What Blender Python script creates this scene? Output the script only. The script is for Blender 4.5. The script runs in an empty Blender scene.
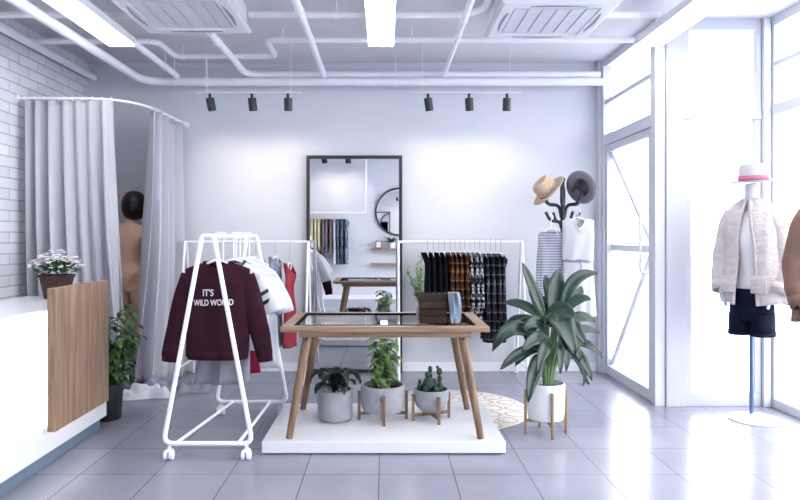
import bpy, bmesh, math, random
from mathutils import Vector, Matrix, noise
R = random.Random(7)
PI = math.pi
SC = bpy.context.scene
COL = SC.collection
# ------------------------------------------------------------------ camera
cam_d = bpy.data.cameras.new('camera'); cam = bpy.data.objects.new('camera', cam_d); COL.objects.link(cam)
cam.location = (0, 0, 1.33); cam.rotation_euler = (PI/2, 0, 0)
cam_d.sensor_width = 36; cam_d.sensor_fit = 'HORIZONTAL'; cam_d.lens = 640/800*36
cam_d.shift_x = 15/800; cam_d.shift_y = -14/800; cam_d.clip_start = .05; cam_d.clip_end = 300
SC.camera = cam
# ------------------------------------------------------------------ world, daylight, exposure
w = bpy.data.worlds.new('overcast_sky'); SC.world = w; w.use_nodes = True
w.node_tree.nodes['Background'].inputs[0].default_value = (.955, .97, 1, 1)
w.node_tree.nodes['Background'].inputs[1].default_value = 4.5
SC.view_settings.view_transform = 'Standard'; SC.view_settings.look = 'None'
SC.view_settings.gamma = 1; SC.view_settings.use_curve_mapping = False
SC.view_settings.exposure = 0.88
SC.cycles.use_denoising = True
SC.cycles.max_bounces = 10; SC.cycles.diffuse_bounces = 6
SC.cycles.caustics_reflective = False; SC.cycles.caustics_refractive = False
SC.cycles.sample_clamp_indirect = 6
def portal(name, loc, rot, sx, sy):                       # guides sky sampling through the glazing
    l = bpy.data.lights.new(name, 'AREA'); l.shape = 'RECTANGLE'; l.size = sx; l.size_y = sy
    l.cycles.is_portal = True
    o = bpy.data.objects.new(name, l); COL.objects.link(o); o.location = loc; o.rotation_euler = rot
LEFTW, RX1, RX2, YB, YA, YR, ZC = -2.92, 2.13, 3.03, 6.30, 5.0, -1.0, 3.03
portal('daylight_side', (RX2+.1, 2.0, 1.5), (0, PI/2, 0), 3.0, 6.0)
portal('daylight_front', (2.58, YA+.1, 1.5), (-PI/2, 0, 0), .9, 3.0)
portal('daylight_door', (RX1+.1, 5.65, 1.5), (0, PI/2, 0), 3.0, 1.3)

# ------------------------------------------------------------------ materials
def srgb(r, g, b): 
    f = lambda c: (c/255/12.92 if c/255 <= .04045 else ((c/255+.055)/1.055)**2.4)
    return (f(r), f(g), f(b), 1)
def newmat(name):
    m = bpy.data.materials.new(name); m.use_nodes = True
    return m, m.node_tree, m.node_tree.nodes['Principled BSDF']
def nd(nt, t, **k):
    n = nt.nodes.new(t)
    for a, b in k.items(): setattr(n, a, b)
    return n
def mat(name, c, rough=.5, metal=0, var=.06, scale=8, bump=0, bscale=60, sheen=0, stretch=(1,1,1), spec=None, trans=0):
    m, nt, p = newmat(name)
    tc = nd(nt, 'ShaderNodeTexCoord'); mp = nd(nt, 'ShaderNodeMapping'); mp.inputs['Scale'].default_value = stretch
    nt.links.new(tc.outputs['Object'], mp.inputs[0])
    nz = nd(nt, 'ShaderNodeTexNoise'); nz.inputs['Scale'].default_value = scale; nz.inputs['Detail'].default_value = 4
    nt.links.new(mp.outputs[0], nz.inputs[0])
    cr = nd(nt, 'ShaderNodeValToRGB')
    cr.color_ramp.elements[0].position = .3; cr.color_ramp.elements[1].position = .7
    cr.color_ramp.elements[0].color = tuple(max(0, x*(1-var*2)) for x in c[:3])+(1,)
    cr.color_ramp.elements[1].color = tuple(min(1, x*(1+var)) for x in c[:3])+(1,)
    nt.links.new(nz.outputs[0], cr.inputs[0]); nt.links.new(cr.outputs[0], p.inputs['Base Color'])
    p.inputs['Roughness'].default_value = rough; p.inputs['Metallic'].default_value = metal
    if spec is not None: p.inputs['Specular IOR Level'].default_value = spec
    if sheen: p.inputs['Sheen Weight'].default_value = sheen
    if bump:
        n2 = nd(nt, 'ShaderNodeTexNoise'); n2.inputs['Scale'].default_value = bscale; n2.inputs['Detail'].default_value = 3
        nt.links.new(mp.outputs[0], n2.inputs[0])
        b = nd(nt, 'ShaderNodeBump'); b.inputs['Strength'].default_value = bump; b.inputs['Distance'].default_value = .01
        nt.links.new(n2.outputs[0], b.inputs['Height']); nt.links.new(b.outputs[0], p.inputs['Normal'])
    if trans:                                              # thin cloth or leaf lets some light through
        tr = nd(nt, 'ShaderNodeBsdfTranslucent'); mx = nd(nt, 'ShaderNodeMixShader'); mx.inputs[0].default_value = trans
        nt.links.new(cr.outputs[0], tr.inputs[0]); nt.links.new(p.outputs[0], mx.inputs[1]); nt.links.new(tr.outputs[0], mx.inputs[2])
        nt.links.new(mx.outputs[0], nt.nodes['Material Output'].inputs[0])
    return m
def emis(name, c, s):
    m, nt, p = newmat(name)
    p.inputs['Base Color'].default_value = (.9, .9, .9, 1)
    p.inputs['Emission Color'].default_value = c; p.inputs['Emission Strength'].default_value = s
    return m
def thin_glass(name, tint=(1,1,1,1), gloss=.10):
    m, nt, p = newmat(name); nt.nodes.remove(p)
    t = nd(nt, 'ShaderNodeBsdfTransparent'); t.inputs[0].default_value = tint
    g = nd(nt, 'ShaderNodeBsdfGlossy'); g.inputs['Roughness'].default_value = 0.02
    lw = nd(nt, 'ShaderNodeFresnel'); lw.inputs[0].default_value = 1.3+gloss
    mx = nd(nt, 'ShaderNodeMixShader')
    ge = nd(nt, 'ShaderNodeNewGeometry'); fm = nd(nt, 'ShaderNodeMath', operation='SUBTRACT'); fm.inputs[0].default_value = 1; fm.use_clamp = True
    fa = nd(nt, 'ShaderNodeMath', operation='MULTIPLY'); nt.links.new(ge.outputs['Backfacing'], fm.inputs[1])
    nt.links.new(lw.outputs[0], fa.inputs[0]); nt.links.new(fm.outputs[0], fa.inputs[1])
    nt.links.new(fa.outputs[0], mx.inputs[0]); nt.links.new(t.outputs[0], mx.inputs[1]); nt.links.new(g.outputs[0], mx.inputs[2])
    nt.links.new(mx.outputs[0], nt.nodes['Material Output'].inputs[0]); return m
def wood(name, c1, c2, axis='X', scale=14):
    m, nt, p = newmat(name)
    tc = nd(nt, 'ShaderNodeTexCoord'); mp = nd(nt, 'ShaderNodeMapping')
    s = {'X': (.7, 9, 9), 'Y': (9, .7, 9), 'Z': (9, 9, .7)}[axis]; mp.inputs['Scale'].default_value = s
    nt.links.new(tc.outputs['Object'], mp.inputs[0])
    nz = nd(nt, 'ShaderNodeTexNoise'); nz.inputs['Scale'].default_value = scale*.25; nz.inputs['Detail'].default_value = 8; nz.inputs['Distortion'].default_value = .6
    nt.links.new(mp.outputs[0], nz.inputs[0])
    cr = nd(nt, 'ShaderNodeValToRGB'); cr.color_ramp.elements[0].position = .35; cr.color_ramp.elements[1].position = .66
    cr.color_ramp.elements[0].color = c1; cr.color_ramp.elements[1].color = c2
    nt.links.new(nz.outputs[0], cr.inputs[0]); nt.links.new(cr.outputs[0], p.inputs['Base Color'])
    p.inputs['Roughness'].default_value = .45
    return m
def plaid(name, base, s1, s2, sc=(11, 11), thin=.22):
    m, nt, p = newmat(name)
    tc = nd(nt, 'ShaderNodeTexCoord'); sp = nd(nt, 'ShaderNodeSeparateXYZ'); nt.links.new(tc.outputs['Object'], sp.inputs[0])
    def band(src, k, off, wd):
        a = nd(nt, 'ShaderNodeMath', operation='MULTIPLY_ADD'); a.inputs[1].default_value = k; a.inputs[2].default_value = off
        nt.links.new(src, a.inputs[0]); f = nd(nt, 'ShaderNodeMath', operation='FRACT'); nt.links.new(a.outputs[0], f.inputs[0])
        l = nd(nt, 'ShaderNodeMath', operation='LESS_THAN'); l.inputs[1].default_value = wd; nt.links.new(f.outputs[0], l.inputs[0]); return l.outputs[0]
    add = nd(nt, 'ShaderNodeMath', operation='ADD'); nt.links.new(sp.outputs[0], add.inputs[0]); nt.links.new(sp.outputs[1], add.inputs[1])
    prev = None; col = base
    for src, k, off, wd, cc, fac in ((sp.outputs[2], sc[1], 0, .42, s1, .75), (add.outputs[0], sc[0], .2, .42, s1, .6), (sp.outputs[2], sc[1], .55, thin*.6, s2, .9), (add.outputs[0], sc[0], .6, thin*.5, s2, .8)):
        mx = nd(nt, 'ShaderNodeMix', data_type='RGBA'); 
        mu = nd(nt, 'ShaderNodeMath', operation='MULTIPLY'); mu.inputs[1].default_value = fac; nt.links.new(band(src, k, off, wd), mu.inputs[0])
        nt.links.new(mu.outputs[0], mx.inputs[0])
        if prev is None: mx.inputs[6].default_value = base
        else: nt.links.new(prev, mx.inputs[6])
        mx.inputs[7].default_value = cc; prev = mx.outputs[2]
    nt.links.new(prev, p.inputs['Base Color']); p.inputs['Roughness'].default_value = .9
    return m
def stripes(name, c1, c2, k, wd=.4, axis=2):
    m, nt, p = newmat(name)
    tc = nd(nt, 'ShaderNodeTexCoord'); sp = nd(nt, 'ShaderNodeSeparateXYZ'); nt.links.new(tc.outputs['Object'], sp.inputs[0])
    a = nd(nt, 'ShaderNodeMath', operation='MULTIPLY'); a.inputs[1].default_value = k; nt.links.new(sp.outputs[axis], a.inputs[0])
    f = nd(nt, 'ShaderNodeMath', operation='FRACT'); nt.links.new(a.outputs[0], f.inputs[0])
    l = nd(nt, 'ShaderNodeMath', operation='LESS_THAN'); l.inputs[1].default_value = wd; nt.links.new(f.outputs[0], l.inputs[0])
    mx = nd(nt, 'ShaderNodeMix', data_type='RGBA'); nt.links.new(l.outputs[0], mx.inputs[0]); mx.inputs[6].default_value = c1; mx.inputs[7].default_value = c2
    nt.links.new(mx.outputs[2], p.inputs['Base Color']); p.inputs['Roughness'].default_value = .9
    return m
def blotch(name, c1, c2, scale=22, th=.5):
    m, nt, p = newmat(name)
    tc = nd(nt, 'ShaderNodeTexCoord'); nz = nd(nt, 'ShaderNodeTexNoise'); nz.inputs['Scale'].default_value = scale; nz.inputs['Detail'].default_value = 1
    nt.links.new(tc.outputs['Object'], nz.inputs[0]); cr = nd(nt, 'ShaderNodeValToRGB'); cr.color_ramp.interpolation = 'CONSTANT'
    cr.color_ramp.elements[0].color = c1; cr.color_ramp.elements[1].position = th; cr.color_ramp.elements[1].color = c2
    nt.links.new(nz.outputs[0], cr.inputs[0]); nt.links.new(cr.outputs[0], p.inputs['Base Color']); p.inputs['Roughness'].default_value = .9
    return m
def bricks(name, axis_u, c1, c2, mortar, bw, rh, ms, off=.5, rough=.6, bump=.4, origin=(0,0,0), var=.05, coat=0):
    m, nt, p = newmat(name)
    tc = nd(nt, 'ShaderNodeTexCoord'); sp = nd(nt, 'ShaderNodeSeparateXYZ'); cb = nd(nt, 'ShaderNodeCombineXYZ')
    nt.links.new(tc.outputs['Object'], sp.inputs[0])
    iu, iv = axis_u
    nt.links.new(sp.outputs[iu], cb.inputs[0]); nt.links.new(sp.outputs[iv], cb.inputs[1])
    mp = nd(nt, 'ShaderNodeMapping'); mp.inputs['Location'].default_value = origin; nt.links.new(cb.outputs[0], mp.inputs[0])
    bt = nd(nt, 'ShaderNodeTexBrick'); bt.offset = off; bt.inputs['Scale'].default_value = 1
    bt.inputs['Brick Width'].default_value = bw; bt.inputs['Row Height'].default_value = rh
    bt.inputs['Mortar Size'].default_value = ms; bt.inputs['Mortar Smooth'].default_value = .2
    bt.inputs['Color1'].default_value = c1; bt.inputs['Color2'].default_value = c2; bt.inputs['Mortar'].default_value = mortar
    nt.links.new(mp.outputs[0], bt.inputs[0])
    nz = nd(nt, 'ShaderNodeTexNoise'); nz.inputs['Scale'].default_value = 3; nz.inputs['Detail'].default_value = 6; nt.links.new(tc.outputs['Object'], nz.inputs[0])
    cr = nd(nt, 'ShaderNodeValToRGB'); cr.color_ramp.elements[0].position = .3; cr.color_ramp.elements[1].position = .7
    cr.color_ramp.elements[0].color = (1-var*2,)*3+(1,); cr.color_ramp.elements[1].color = (1, 1, 1, 1)
    nt.links.new(nz.outputs[0], cr.inputs[0])
    mx = nd(nt, 'ShaderNodeMix', data_type='RGBA', blend_type='MULTIPLY'); mx.inputs[0].default_value = 1
    nt.links.new(bt.outputs[0], mx.inputs[6]); nt.links.new(cr.outputs[0], mx.inputs[7]); nt.links.new(mx.outputs[2], p.inputs['Base Color'])
    b = nd(nt, 'ShaderNodeBump'); b.invert = True; b.inputs['Strength'].default_value = bump; b.inputs['Distance'].default_value = .008
    nt.links.new(bt.outputs[1], b.inputs['Height']); nt.links.new(b.outputs[0], p.inputs['Normal'])
    p.inputs['Roughness'].default_value = rough
    return m

M = {}
M['floor'] = bricks('grey_floor_tile', (0, 1), srgb(144,146,161), srgb(137,139,155), srgb(96,98,112), .417, .44, .0035, off=0, rough=.24, bump=.25, origin=(.033+.417*20, .392+.44*20, 0), var=.07)
M['brick'] = bricks('white_painted_brick', (1, 2), srgb(222,224,231), srgb(208,211,220), srgb(172,175,187), .27, .084, .005, rough=.7, bump=.7, origin=(20, 8.3, 0), var=.06)
M['wall'] = mat('pale_lavender_wall', srgb(209,212,220), .85, var=.015, scale=2)
M['ceil'] = mat('ceiling_paint', srgb(213,212,217), .9, var=.01)
M['white'] = mat('white_gloss', srgb(220,222,228), .25, var=.01)
M['whitem'] = mat('white_satin', srgb(236,238,244), .5, var=.01)
M['pipe'] = mat('white_pipe_paint', srgb(238,239,246), .4, var=.02)
M['frame'] = mat('window_frame_paint', srgb(208,211,219), .65, var=.005)
M['frame2'] = mat('white_frame_paint', srgb(186,190,200), .45, var=.01)
M['steel'] = mat('blue_grey_steel', srgb(96,118,150), .3, metal=.6, var=.03)
M['kick'] = mat('grey_plinth', srgb(120,140,160), .35, metal=.4, var=.03)
M['black'] = mat('black_metal', srgb(28,29,36), .4, var=.03)
M['dark'] = mat('dark_iron', srgb(34,38,50), .45, var=.05)
M['glass'] = thin_glass('clear_pane')
M['tglass'] = thin_glass('smoky_table_glass', (.9, .91, .92, 1), .35)
m_, nt_, p_ = newmat('mirror_silver'); p_.inputs['Base Color'].default_value = (.93, .94, .95, 1); p_.inputs['Metallic'].default_value = 1; p_.inputs['Roughness'].default_value = .01
M['mirror'] = m_
M['oakx'] = wood('oak_along', srgb(122,98,78), srgb(158,132,110), 'X')
M['oaky'] = wood('oak_across', srgb(122,98,78), srgb(158,132,110), 'Y')
M['oakz'] = wood('oak_upright', srgb(102,78,60), srgb(142,114,90), 'Z')
M['walnutz'] = wood('counter_panel_wood', srgb(124,98,78), srgb(158,130,106), 'Z')
M['crate'] = wood('dark_crate_wood', srgb(40,30,26), srgb(66,52,44), 'X')
M['concrete'] = mat('concrete', srgb(148,149,157), .8, var=.07, scale=14, bump=.25, bscale=90)
M['soil'] = mat('potting_soil', srgb(40,34,32), .95, var=.3, scale=60, bump=.8, bscale=80)
M['curtain'] = mat('grey_linen', srgb(188,188,198), .9, var=.008, scale=30, sheen=.1, trans=.08)
M['skin'] = mat('skin', srgb(236,196,172), .55, var=.05, scale=6)
M['hair'] = mat('dark_hair', srgb(24,20,24), .45, var=.2, scale=50)
M['leafdark'] = mat('dark_leaf', srgb(22,38,36), .38, var=.18, scale=9, trans=.1)
M['leafbig'] = mat('broad_leaf', srgb(40,68,58), .3, var=.3, scale=7, trans=.15)
M['leafmid'] = mat('green_leaf', srgb(66,104,54), .45, var=.25, scale=14, trans=.2)
M['leaflight'] = mat('light_green_leaf', srgb(128,158,100), .45, var=.25, scale=20, trans=.25)
M['cactus'] = mat('cactus_skin', srgb(34,66,48), .6, var=.2, scale=25, bump=.5, bscale=70)
M['stem'] = mat('green_stem', srgb(110,140,100), .5, var=.1)
M['petal'] = mat('white_petal', srgb(226,222,230), .7, var=.05)
M['basket'] = mat('brown_wicker', srgb(72,48,44), .8, var=.25, scale=40, bump=.8, bscale=60, stretch=(1,1,3))
M['jute'] = mat('pale_jute', srgb(214,208,206), .95, var=.12, scale=50, bump=.8, bscale=120)
M['jutedark'] = mat('brown_jute', srgb(190,174,166), .95, var=.15, scale=50, bump=.8, bscale=120)
M['lamp'] = emis('lamp_diffuser', (1, .975, .94, 1), 8)
M['led'] = emis('led_strip', (1, .95, .86, 1), 5)
M['lens'] = emis('spot_lens', (1, .93, .82, 1), 6)
M['maroon'] = mat('maroon_jersey', srgb(50,24,36), .95, var=.08, scale=12, bump=.2, bscale=40)
M['print'] = mat('white_print', srgb(225,220,225), .8, var=.02)
M['wtee'] = mat('white_cotton', srgb(212,214,222), .9, var=.02, scale=10, trans=.12)
M['gtee'] = mat('pale_grey_cotton', srgb(205,208,222), .9, var=.03, scale=10, trans=.12)
M['tulle'] = mat('grey_tulle', srgb(158,158,172), .9, var=.06, scale=20, trans=.35)
M['dred'] = mat('dark_red_cotton', srgb(116,24,46), .9, var=.1)
M['coral'] = mat('coral_viscose', srgb(168,66,80), .85, var=.1, scale=10, trans=.1)
M['gdress'] = mat('grey_blue_viscose', srgb(138,144,164), .85, var=.12, scale=16)
M['navy'] = mat('navy_cloth', srgb(13,13,24), .9, var=.15)
M['plaidb'] = plaid('brown_plaid', srgb(72,46,32), srgb(20,17,20), srgb(132,90,54), (14, 13))
M['plaidd'] = plaid('dark_plaid', srgb(38,42,50), srgb(16,16,22), srgb(96,96,114), (13, 12))
M['bw'] = blotch('black_white_print', srgb(22,24,28), srgb(160,160,165), 30, .5)
M['stripe'] = stripes('grey_white_stripe', srgb(172,176,188), srgb(120,126,142), 42, .42)
M['knit'] = mat('oatmeal_knit', srgb(206,198,200), .95, var=.08, scale=14, bump=1, bscale=55, stretch=(1,1,2.5))
M['dummy'] = mat('white_dummy_fabric', srgb(226,226,232), .6, var=.02)
M['denim'] = mat('dark_denim', srgb(15,21,42), .85, var=.2, scale=30)
M['brownj'] = mat('brown_quilted_cloth', srgb(120,94,82), .85, var=.1, scale=10, bump=.6, bscale=14)
M['pink'] = mat('pink_ribbon', srgb(178,100,126), .6, var=.05)
M['felt'] = mat('pale_grey_felt', srgb(188,184,190), .9, var=.04)
M['straw'] = mat('straw', srgb(212,188,160), .85, var=.12, scale=60, bump=.6, bscale=90)
M['hatgrey'] = mat('grey_felt', srgb(128,122,138), .9, var=.05)
M['bluecloth'] = mat('light_blue_denim', srgb(118,134,150), .9, var=.12, scale=14)
M['ground'] = mat('pale_paving', srgb(190,196,206), .8, var=.04)
M['shade'] = mat('grille_grey', srgb(206,207,216), .6, var=.02)
M['slot'] = mat('slot_dark', srgb(138,140,152), .7)
M['tube'] = mat('white_tube_metal', srgb(240,241,248), .3, var=.01)

for k_ in ('maroon', 'navy', 'plaidb', 'plaidd', 'bw', 'denim', 'dred', 'coral', 'crate', 'gdress'):
    M[k_].node_tree.nodes['Principled BSDF'].inputs['Specular IOR Level'].default_value = .12
M['matte'] = mat('matte_black', srgb(16,16,20), .9, var=.02, spec=.05)
# ------------------------------------------------------------------ mesh builder
class MB:
    def __init__(s): s.bm = bmesh.new()
    def v(s, p): return s.bm.verts.new(p)
    def f(s, vs):
        try: return s.bm.faces.new(vs)
        except ValueError: return None
    def box(s, x0, x1, y0, y1, z0, z1, bev=0):
        r = bmesh.ops.create_cube(s.bm, size=1)
        vs = r['verts']
        bmesh.ops.scale(s.bm, verts=vs, vec=(abs(x1-x0), abs(y1-y0), abs(z1-z0)))
        bmesh.ops.translate(s.bm, verts=vs, vec=((x0+x1)/2, (y0+y1)/2, (z0+z1)/2))
        if bev:
            es = list({e for v in vs for e in v.link_edges})
            bmesh.ops.bevel(s.bm, geom=es, offset=bev, segments=2, affect='EDGES', profile=.5)
        return s
    def loops(s, rings, cap0=True, cap1=True, closed=True):
        R_ = [[s.v(p) for p in r] for r in rings]
        n = len(R_[0])
        for a, b in zip(R_, R_[1:]):
            for i in range(n if closed else n-1):
                s.f((a[i], a[(i+1) % n], b[(i+1) % n], b[i]))
        if cap0: s.f(list(reversed(R_[0])))
        if cap1: s.f(R_[-1])
        return R_
    def tube(s, pts, r, n=10, cap=True, flat=1, up=None):
        pts = [Vector(p) for p in pts]
        rs = r if isinstance(r, (list, tuple)) else [r]*len(pts)
        rings = []; u = None
        for i, p in enumerate(pts):
            t = (pts[min(i+1, len(pts)-1)]-pts[max(i-1, 0)]).normalized()
            if u is None:
                u = Vector(up) if up else (Vector((0, 0, 1)) if abs(t.z) < .9 else Vector((1, 0, 0)))
            u = (u - t*u.dot(t)).normalized(); w_ = t.cross(u)
            rings.append([p+rs[i]*(math.cos(2*PI*k/n)*w_+flat*math.sin(2*PI*k/n)*u) for k in range(n)])
        s.loops(rings, cap, cap); return s
    def lathe(s, prof, c=(0, 0, 0), n=32, cap0=True, cap1=True, rot=None, sy=1):
        c = Vector(c); rings = []
        for r, z in prof:
            ring = [Vector((r*math.cos(2*PI*k/n), sy*r*math.sin(2*PI*k/n), z)) for k in range(n)]
            if rot: ring = [rot @ p for p in ring]
            rings.append([p+c for p in ring])
        s.loops(rings, cap0, cap1); return s
    def ball(s, c, r, n=12, sc=(1, 1, 1)):
        prof = [(max(.0008, r*math.sin(PI*k/n)), -r*math.cos(PI*k/n)) for k in range(n+1)]
        c = Vector(c); rings = [[Vector((a*math.cos(2*PI*k/(n+4))*sc[0], a*math.sin(2*PI*k/(n+4))*sc[1], z*sc[2]))+c for k in range(n+4)] for a, z in prof]
        s.loops(rings); return s
    def leaf(s, pts, width, n=10, fold=.25, wprof=None, side=None):
        """pts: 3-4 bezier points from base to tip"""
        P = [Vector(p) for p in pts]
        def bz(t):
            Q = P
            while len(Q) > 1: Q = [Q[i].lerp(Q[i+1], t) for i in range(len(Q)-1)]
            return Q[0]
        rows = []
        for i in range(n+1):
            t = i/n; p = bz(t); d = (bz(min(1, t+.02))-bz(max(0, t-.02))).normalized()
            sd = Vector(side) if side else d.cross(Vector((0, 0, 1)))
            sd = (sd - d*sd.dot(d))
            if sd.length < .05: sd = Vector((1, 0, 0))-d*d.x
            sd.normalize(); up = sd.cross(d)
            wd = width*((math.sin(PI*min(1, t*.92+.06)))**.75 if wprof is None else wprof(t))*.5
            if i == n: wd = width*.01
            wav = .05*width*math.sin(t*14)
            rows.append([p-sd*wd+up*(wd*fold+wav), p-sd*wd*.5+up*wd*fold*.4, p, p+sd*wd*.5+up*wd*fold*.4, p+sd*wd+up*(wd*fold-wav)])
        s.loops(rows, False, False, closed=False); return s
    def build(s, name, m, parent=None, smooth=True, solid=0, sub=0, loc=None, autos=True):
        bmesh.ops.recalc_face_normals(s.bm, faces=s.bm.faces)
        me = bpy.data.meshes.new(name); s.bm.to_mesh(me); s.bm.free()
        o = bpy.data.objects.new(name, me); COL.objects.link(o)
        if m: me.materials.append(M[m] if isinstance(m, str) else m)
        for p in me.polygons: p.use_smooth = smooth
        if smooth and autos:
            try: me.set_sharp_from_angle(angle=math.radians(40))
            except Exception: pass
        if solid:
            md = o.modifiers.new('thickness', 'SOLIDIFY'); md.thickness = solid; md.offset = 0
        if sub:
            md = o.modifiers.new('smooth', 'SUBSURF'); md.levels = sub; md.render_levels = sub
        if parent: o.parent = parent
        if loc: o.location = loc
        return o
def tag(o, label=None, cat=None, group=None, kind=None):
    if label: o['label'] = label
    if cat: o['category'] = cat
    if group: o['group'] = group
    if kind: o['kind'] = kind
    return o
def thing(name, label, cat, loc=(0, 0, 0), rz=0, group=None):
    o = bpy.data.objects.new(name, None); COL.objects.link(o); o.location = loc; o.rotation_euler = (0, 0, rz)
    o.empty_display_size = .1
    return tag(o, label, cat, group)
def struct(name, mb, m, parent=None, **k):
    o = mb.build(name, m, parent, smooth=k.pop('smooth', False), **k)
    if parent is None: o['kind'] = 'structure'
    return o
def dup(root, label, loc=None, rz=None):
    def rec(o, par):
        c = o.copy(); COL.objects.link(c); c.parent = par
        for ch in [x for x in bpy.data.objects if x.parent == o]: rec(ch, c)
        return c
    c = rec(root, None); c['label'] = label
    if loc: c.location = loc
    if rz is not None: c.rotation_euler = (0, 0, rz)
    return c
def arc(c, r, a0, a1, n, ax=(1, 0, 0), ay=(0, 1, 0)):
    c, ax, ay = Vector(c), Vector(ax), Vector(ay)
    return [c+ax*r*math.cos(a0+(a1-a0)*i/n)+ay*r*math.sin(a0+(a1-a0)*i/n) for i in range(n+1)]
def rounded(pts, r, n=6):
    """polyline with rounded corners"""
    P = [Vector(p) for p in pts]; out = [P[0]]
    for a, b, c in zip(P, P[1:], P[2:]):
        d0 = (a-b).normalized(); d1 = (c-b).normalized(); rr = min(r, (a-b).length*.49, (c-b).length*.49)
        p0, p1 = b+d0*rr, b+d1*rr
        for i in range(n+1):
            t = i/n; out.append(p0*(1-t)**2+b*2*t*(1-t)+p1*t*t)
    out.append(P[-1]); return out
def smooth(t): t = max(0, min(1, t)); return t*t*(3-2*t)

# ================================================================== THE SETTING
struct('floor', MB().box(LEFTW-.2, RX2+.06, YR-.2, YB+.2, -.12, 0), 'floor')
struct('ceiling', MB().box(LEFTW-.2, RX2+.1, YR-.2, YB+.2, ZC, ZC+.15), 'ceil')
struct('wall_back', MB().box(LEFTW-.2, RX1+.08, YB, YB+.2, 0, ZC), 'wall')
struct('wall_left', MB().box(LEFTW-.2, LEFTW, YR-.2, YB, 0, ZC), 'brick')
struct('wall_rear', MB().box(LEFTW, RX2, YR-.2, YR, 0, ZC), 'wall')
struct('baseboard_back', MB().box(LEFTW, RX1-.05, YB-.015, YB, 0, .085, .003), 'whitem')
struct('baseboard_left', MB().box(LEFTW, LEFTW+.015, YR, YB-.02, 0, .085, .003), 'whitem')
struct('baseboard_rear', MB().box(LEFTW+.02, RX2-.1, YR, YR+.015, 0, .085, .003), 'whitem')
struct('trim_1', MB().box(LEFTW, RX1-.06, YB-.012, YB, ZC-.05, ZC), 'wall')
g = MB().box(RX2+.06, 30, -25, 40, -.14, -.02); g.box(RX1+.06, RX2+.06, YA+.03, 40, -.14, -.02)
g2 = MB().box(RX2+.07, 30, -25, 40, -.14, -.02); g2.box(RX1+.12, RX2+.07, YA+.06, YB+.2, -.119, -.001); g.bm.free()
gg = struct('ground_outside', g2, 'ground')

# corner columns and post
struct('trim_2', MB().box(RX1-.055, RX1+.02, YB-.085, YB, 0, ZC, .004).box(RX1-.03, RX1+.06, YB-.14, YB-.085, 0, ZC, .004), 'frame')   # back corner jamb
struct('trim_3', MB().box(RX1-.02, RX1+.06, YA+.0, YA+.09, 0, ZC, .004), 'frame')                                   # end jamb of the door wall
struct('trim_4', MB().box(RX1+.062, RX1+.21, YA-.02, YA+.10, 0, ZC, .004), 'frame2')                               # broad white post
struct('trim_5', MB().box(RX2-.085, RX2-.03, YA-.03, YA+.06, 0, ZC, .004).box(RX2-.022, RX2+.03, YA-.05, YA+.06, 0, ZC, .004), 'frame')  # far right corner post
# window_1: glazed front of the alcove
wf = MB(); x0, x1 = RX1+.215, RX2-.09
wf.box(x0, x1, YA, YA+.06, ZC-.09, ZC, .003).box(x0, x1, YA, YA+.06, 0, .10, .003).box(x0, x1, YA-.01, YA+.05, 2.24, 2.30, .003)
wf.box(x0, x0+.05, YA, YA+.06, .101, 2.239, .003).box(x1-.05, x1, YA, YA+.06, .101, 2.239, .003)
wf.box(x0, x0+.03, YA, YA+.06, 2.301, ZC-.091).box(x1-.03, x1, YA, YA+.06, 2.301, ZC-.091)
w1 = struct('window_1', MB().box(x0+.04, x1-.04, YA+.025, YA+.031, .09, ZC-.08), 'glass')
struct('window_frame', wf, 'frame2', w1)
# window_2: panes above the door
ya, yb = YA+.09, YB-.14
wf = MB().box(RX1-.01, RX1+.05, ya, yb, ZC-.07, ZC, .003).box(RX1-.01, RX1+.05, ya, yb, 2.595, 2.635, .003).box(RX1-.02, RX1+.06, ya, yb, 2.20, 2.30, .003)
w2 = struct('window_2', MB().box(RX1+.015, RX1+.021, ya+.001, yb-.001, 2.29, ZC-.06), 'glass')
struct('window_frame', wf, 'frame', w2)
# door_1: full glass door with frame, crossing rails and bow handles
dg = struct('door_1', MB().box(RX1+.015, RX1+.023, ya+.05, yb-.03, .09, 2.16), 'glass')
df = MB().box(RX1-.01, RX1+.05, ya+.002, ya+.062, .012, 2.196, .004).box(RX1-.01, RX1+.05, yb-.05, yb-.002, .012, 2.196, .004)
df.box(RX1-.01, RX1+.05, ya+.063, yb-.051, .012, .10, .004).box(RX1-.01, RX1+.05, ya+.063, yb-.051, 2.13, 2.196, .004)
struct('door_frame', df, 'frame', dg)
br = MB()
br.tube([(RX1+.045, yb-.05, 2.12), (RX1+.045, ya+.08, 1.24)], .024, 8).tube([(RX1+.045, ya+.08, 1.24), (RX1+.045, yb-.05, .11)], .024, 8)
br.box(RX1+.035, RX1+.055, ya+.06, yb-.05, 1.19, 1.25)
struct('cross_brace', br, 'pipe', dg)
struct('door_handle', MB().tube(rounded([(RX1+.01, ya+.10, 1.53), (RX1-.06, ya+.10, 1.53), (RX1-.06, ya+.10, 1.03), (RX1+.01, ya+.10, 1.03)], .05), .012, 10), 'tube', dg, smooth=True)
struct('door_handle', MB().tube(rounded([(RX1+.03, ya+.10, 1.53), (RX1+.10, ya+.10, 1.53), (RX1+.10, ya+.10, 1.03), (RX1+.03, ya+.10, 1.03)], .05), .012, 10), 'tube', dg, smooth=True)
# window_3: long shopfront on the right
w3 = struct('window_3', MB().box(RX2+.005, RX2+.011, YR+.02, YA-.055, .06, ZC-.05), 'glass')
wf = MB()
for z0, z1 in ((0, .07), (2.27, 2.35), (2.645, 2.68), (ZC-.07, ZC)): wf.box(RX2-.02, RX2+.04, YR, YA-.052, z0, z1, .003)
struct('window_frame', wf, 'frame', w3)
for y in (3.75, 2.5, 1.25, 0.0, -.96): struct('window_mullion', MB().box(RX2-.022, RX2+.042, y-.03, y+.03, .0, ZC, .003), 'frame', w3)

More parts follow.
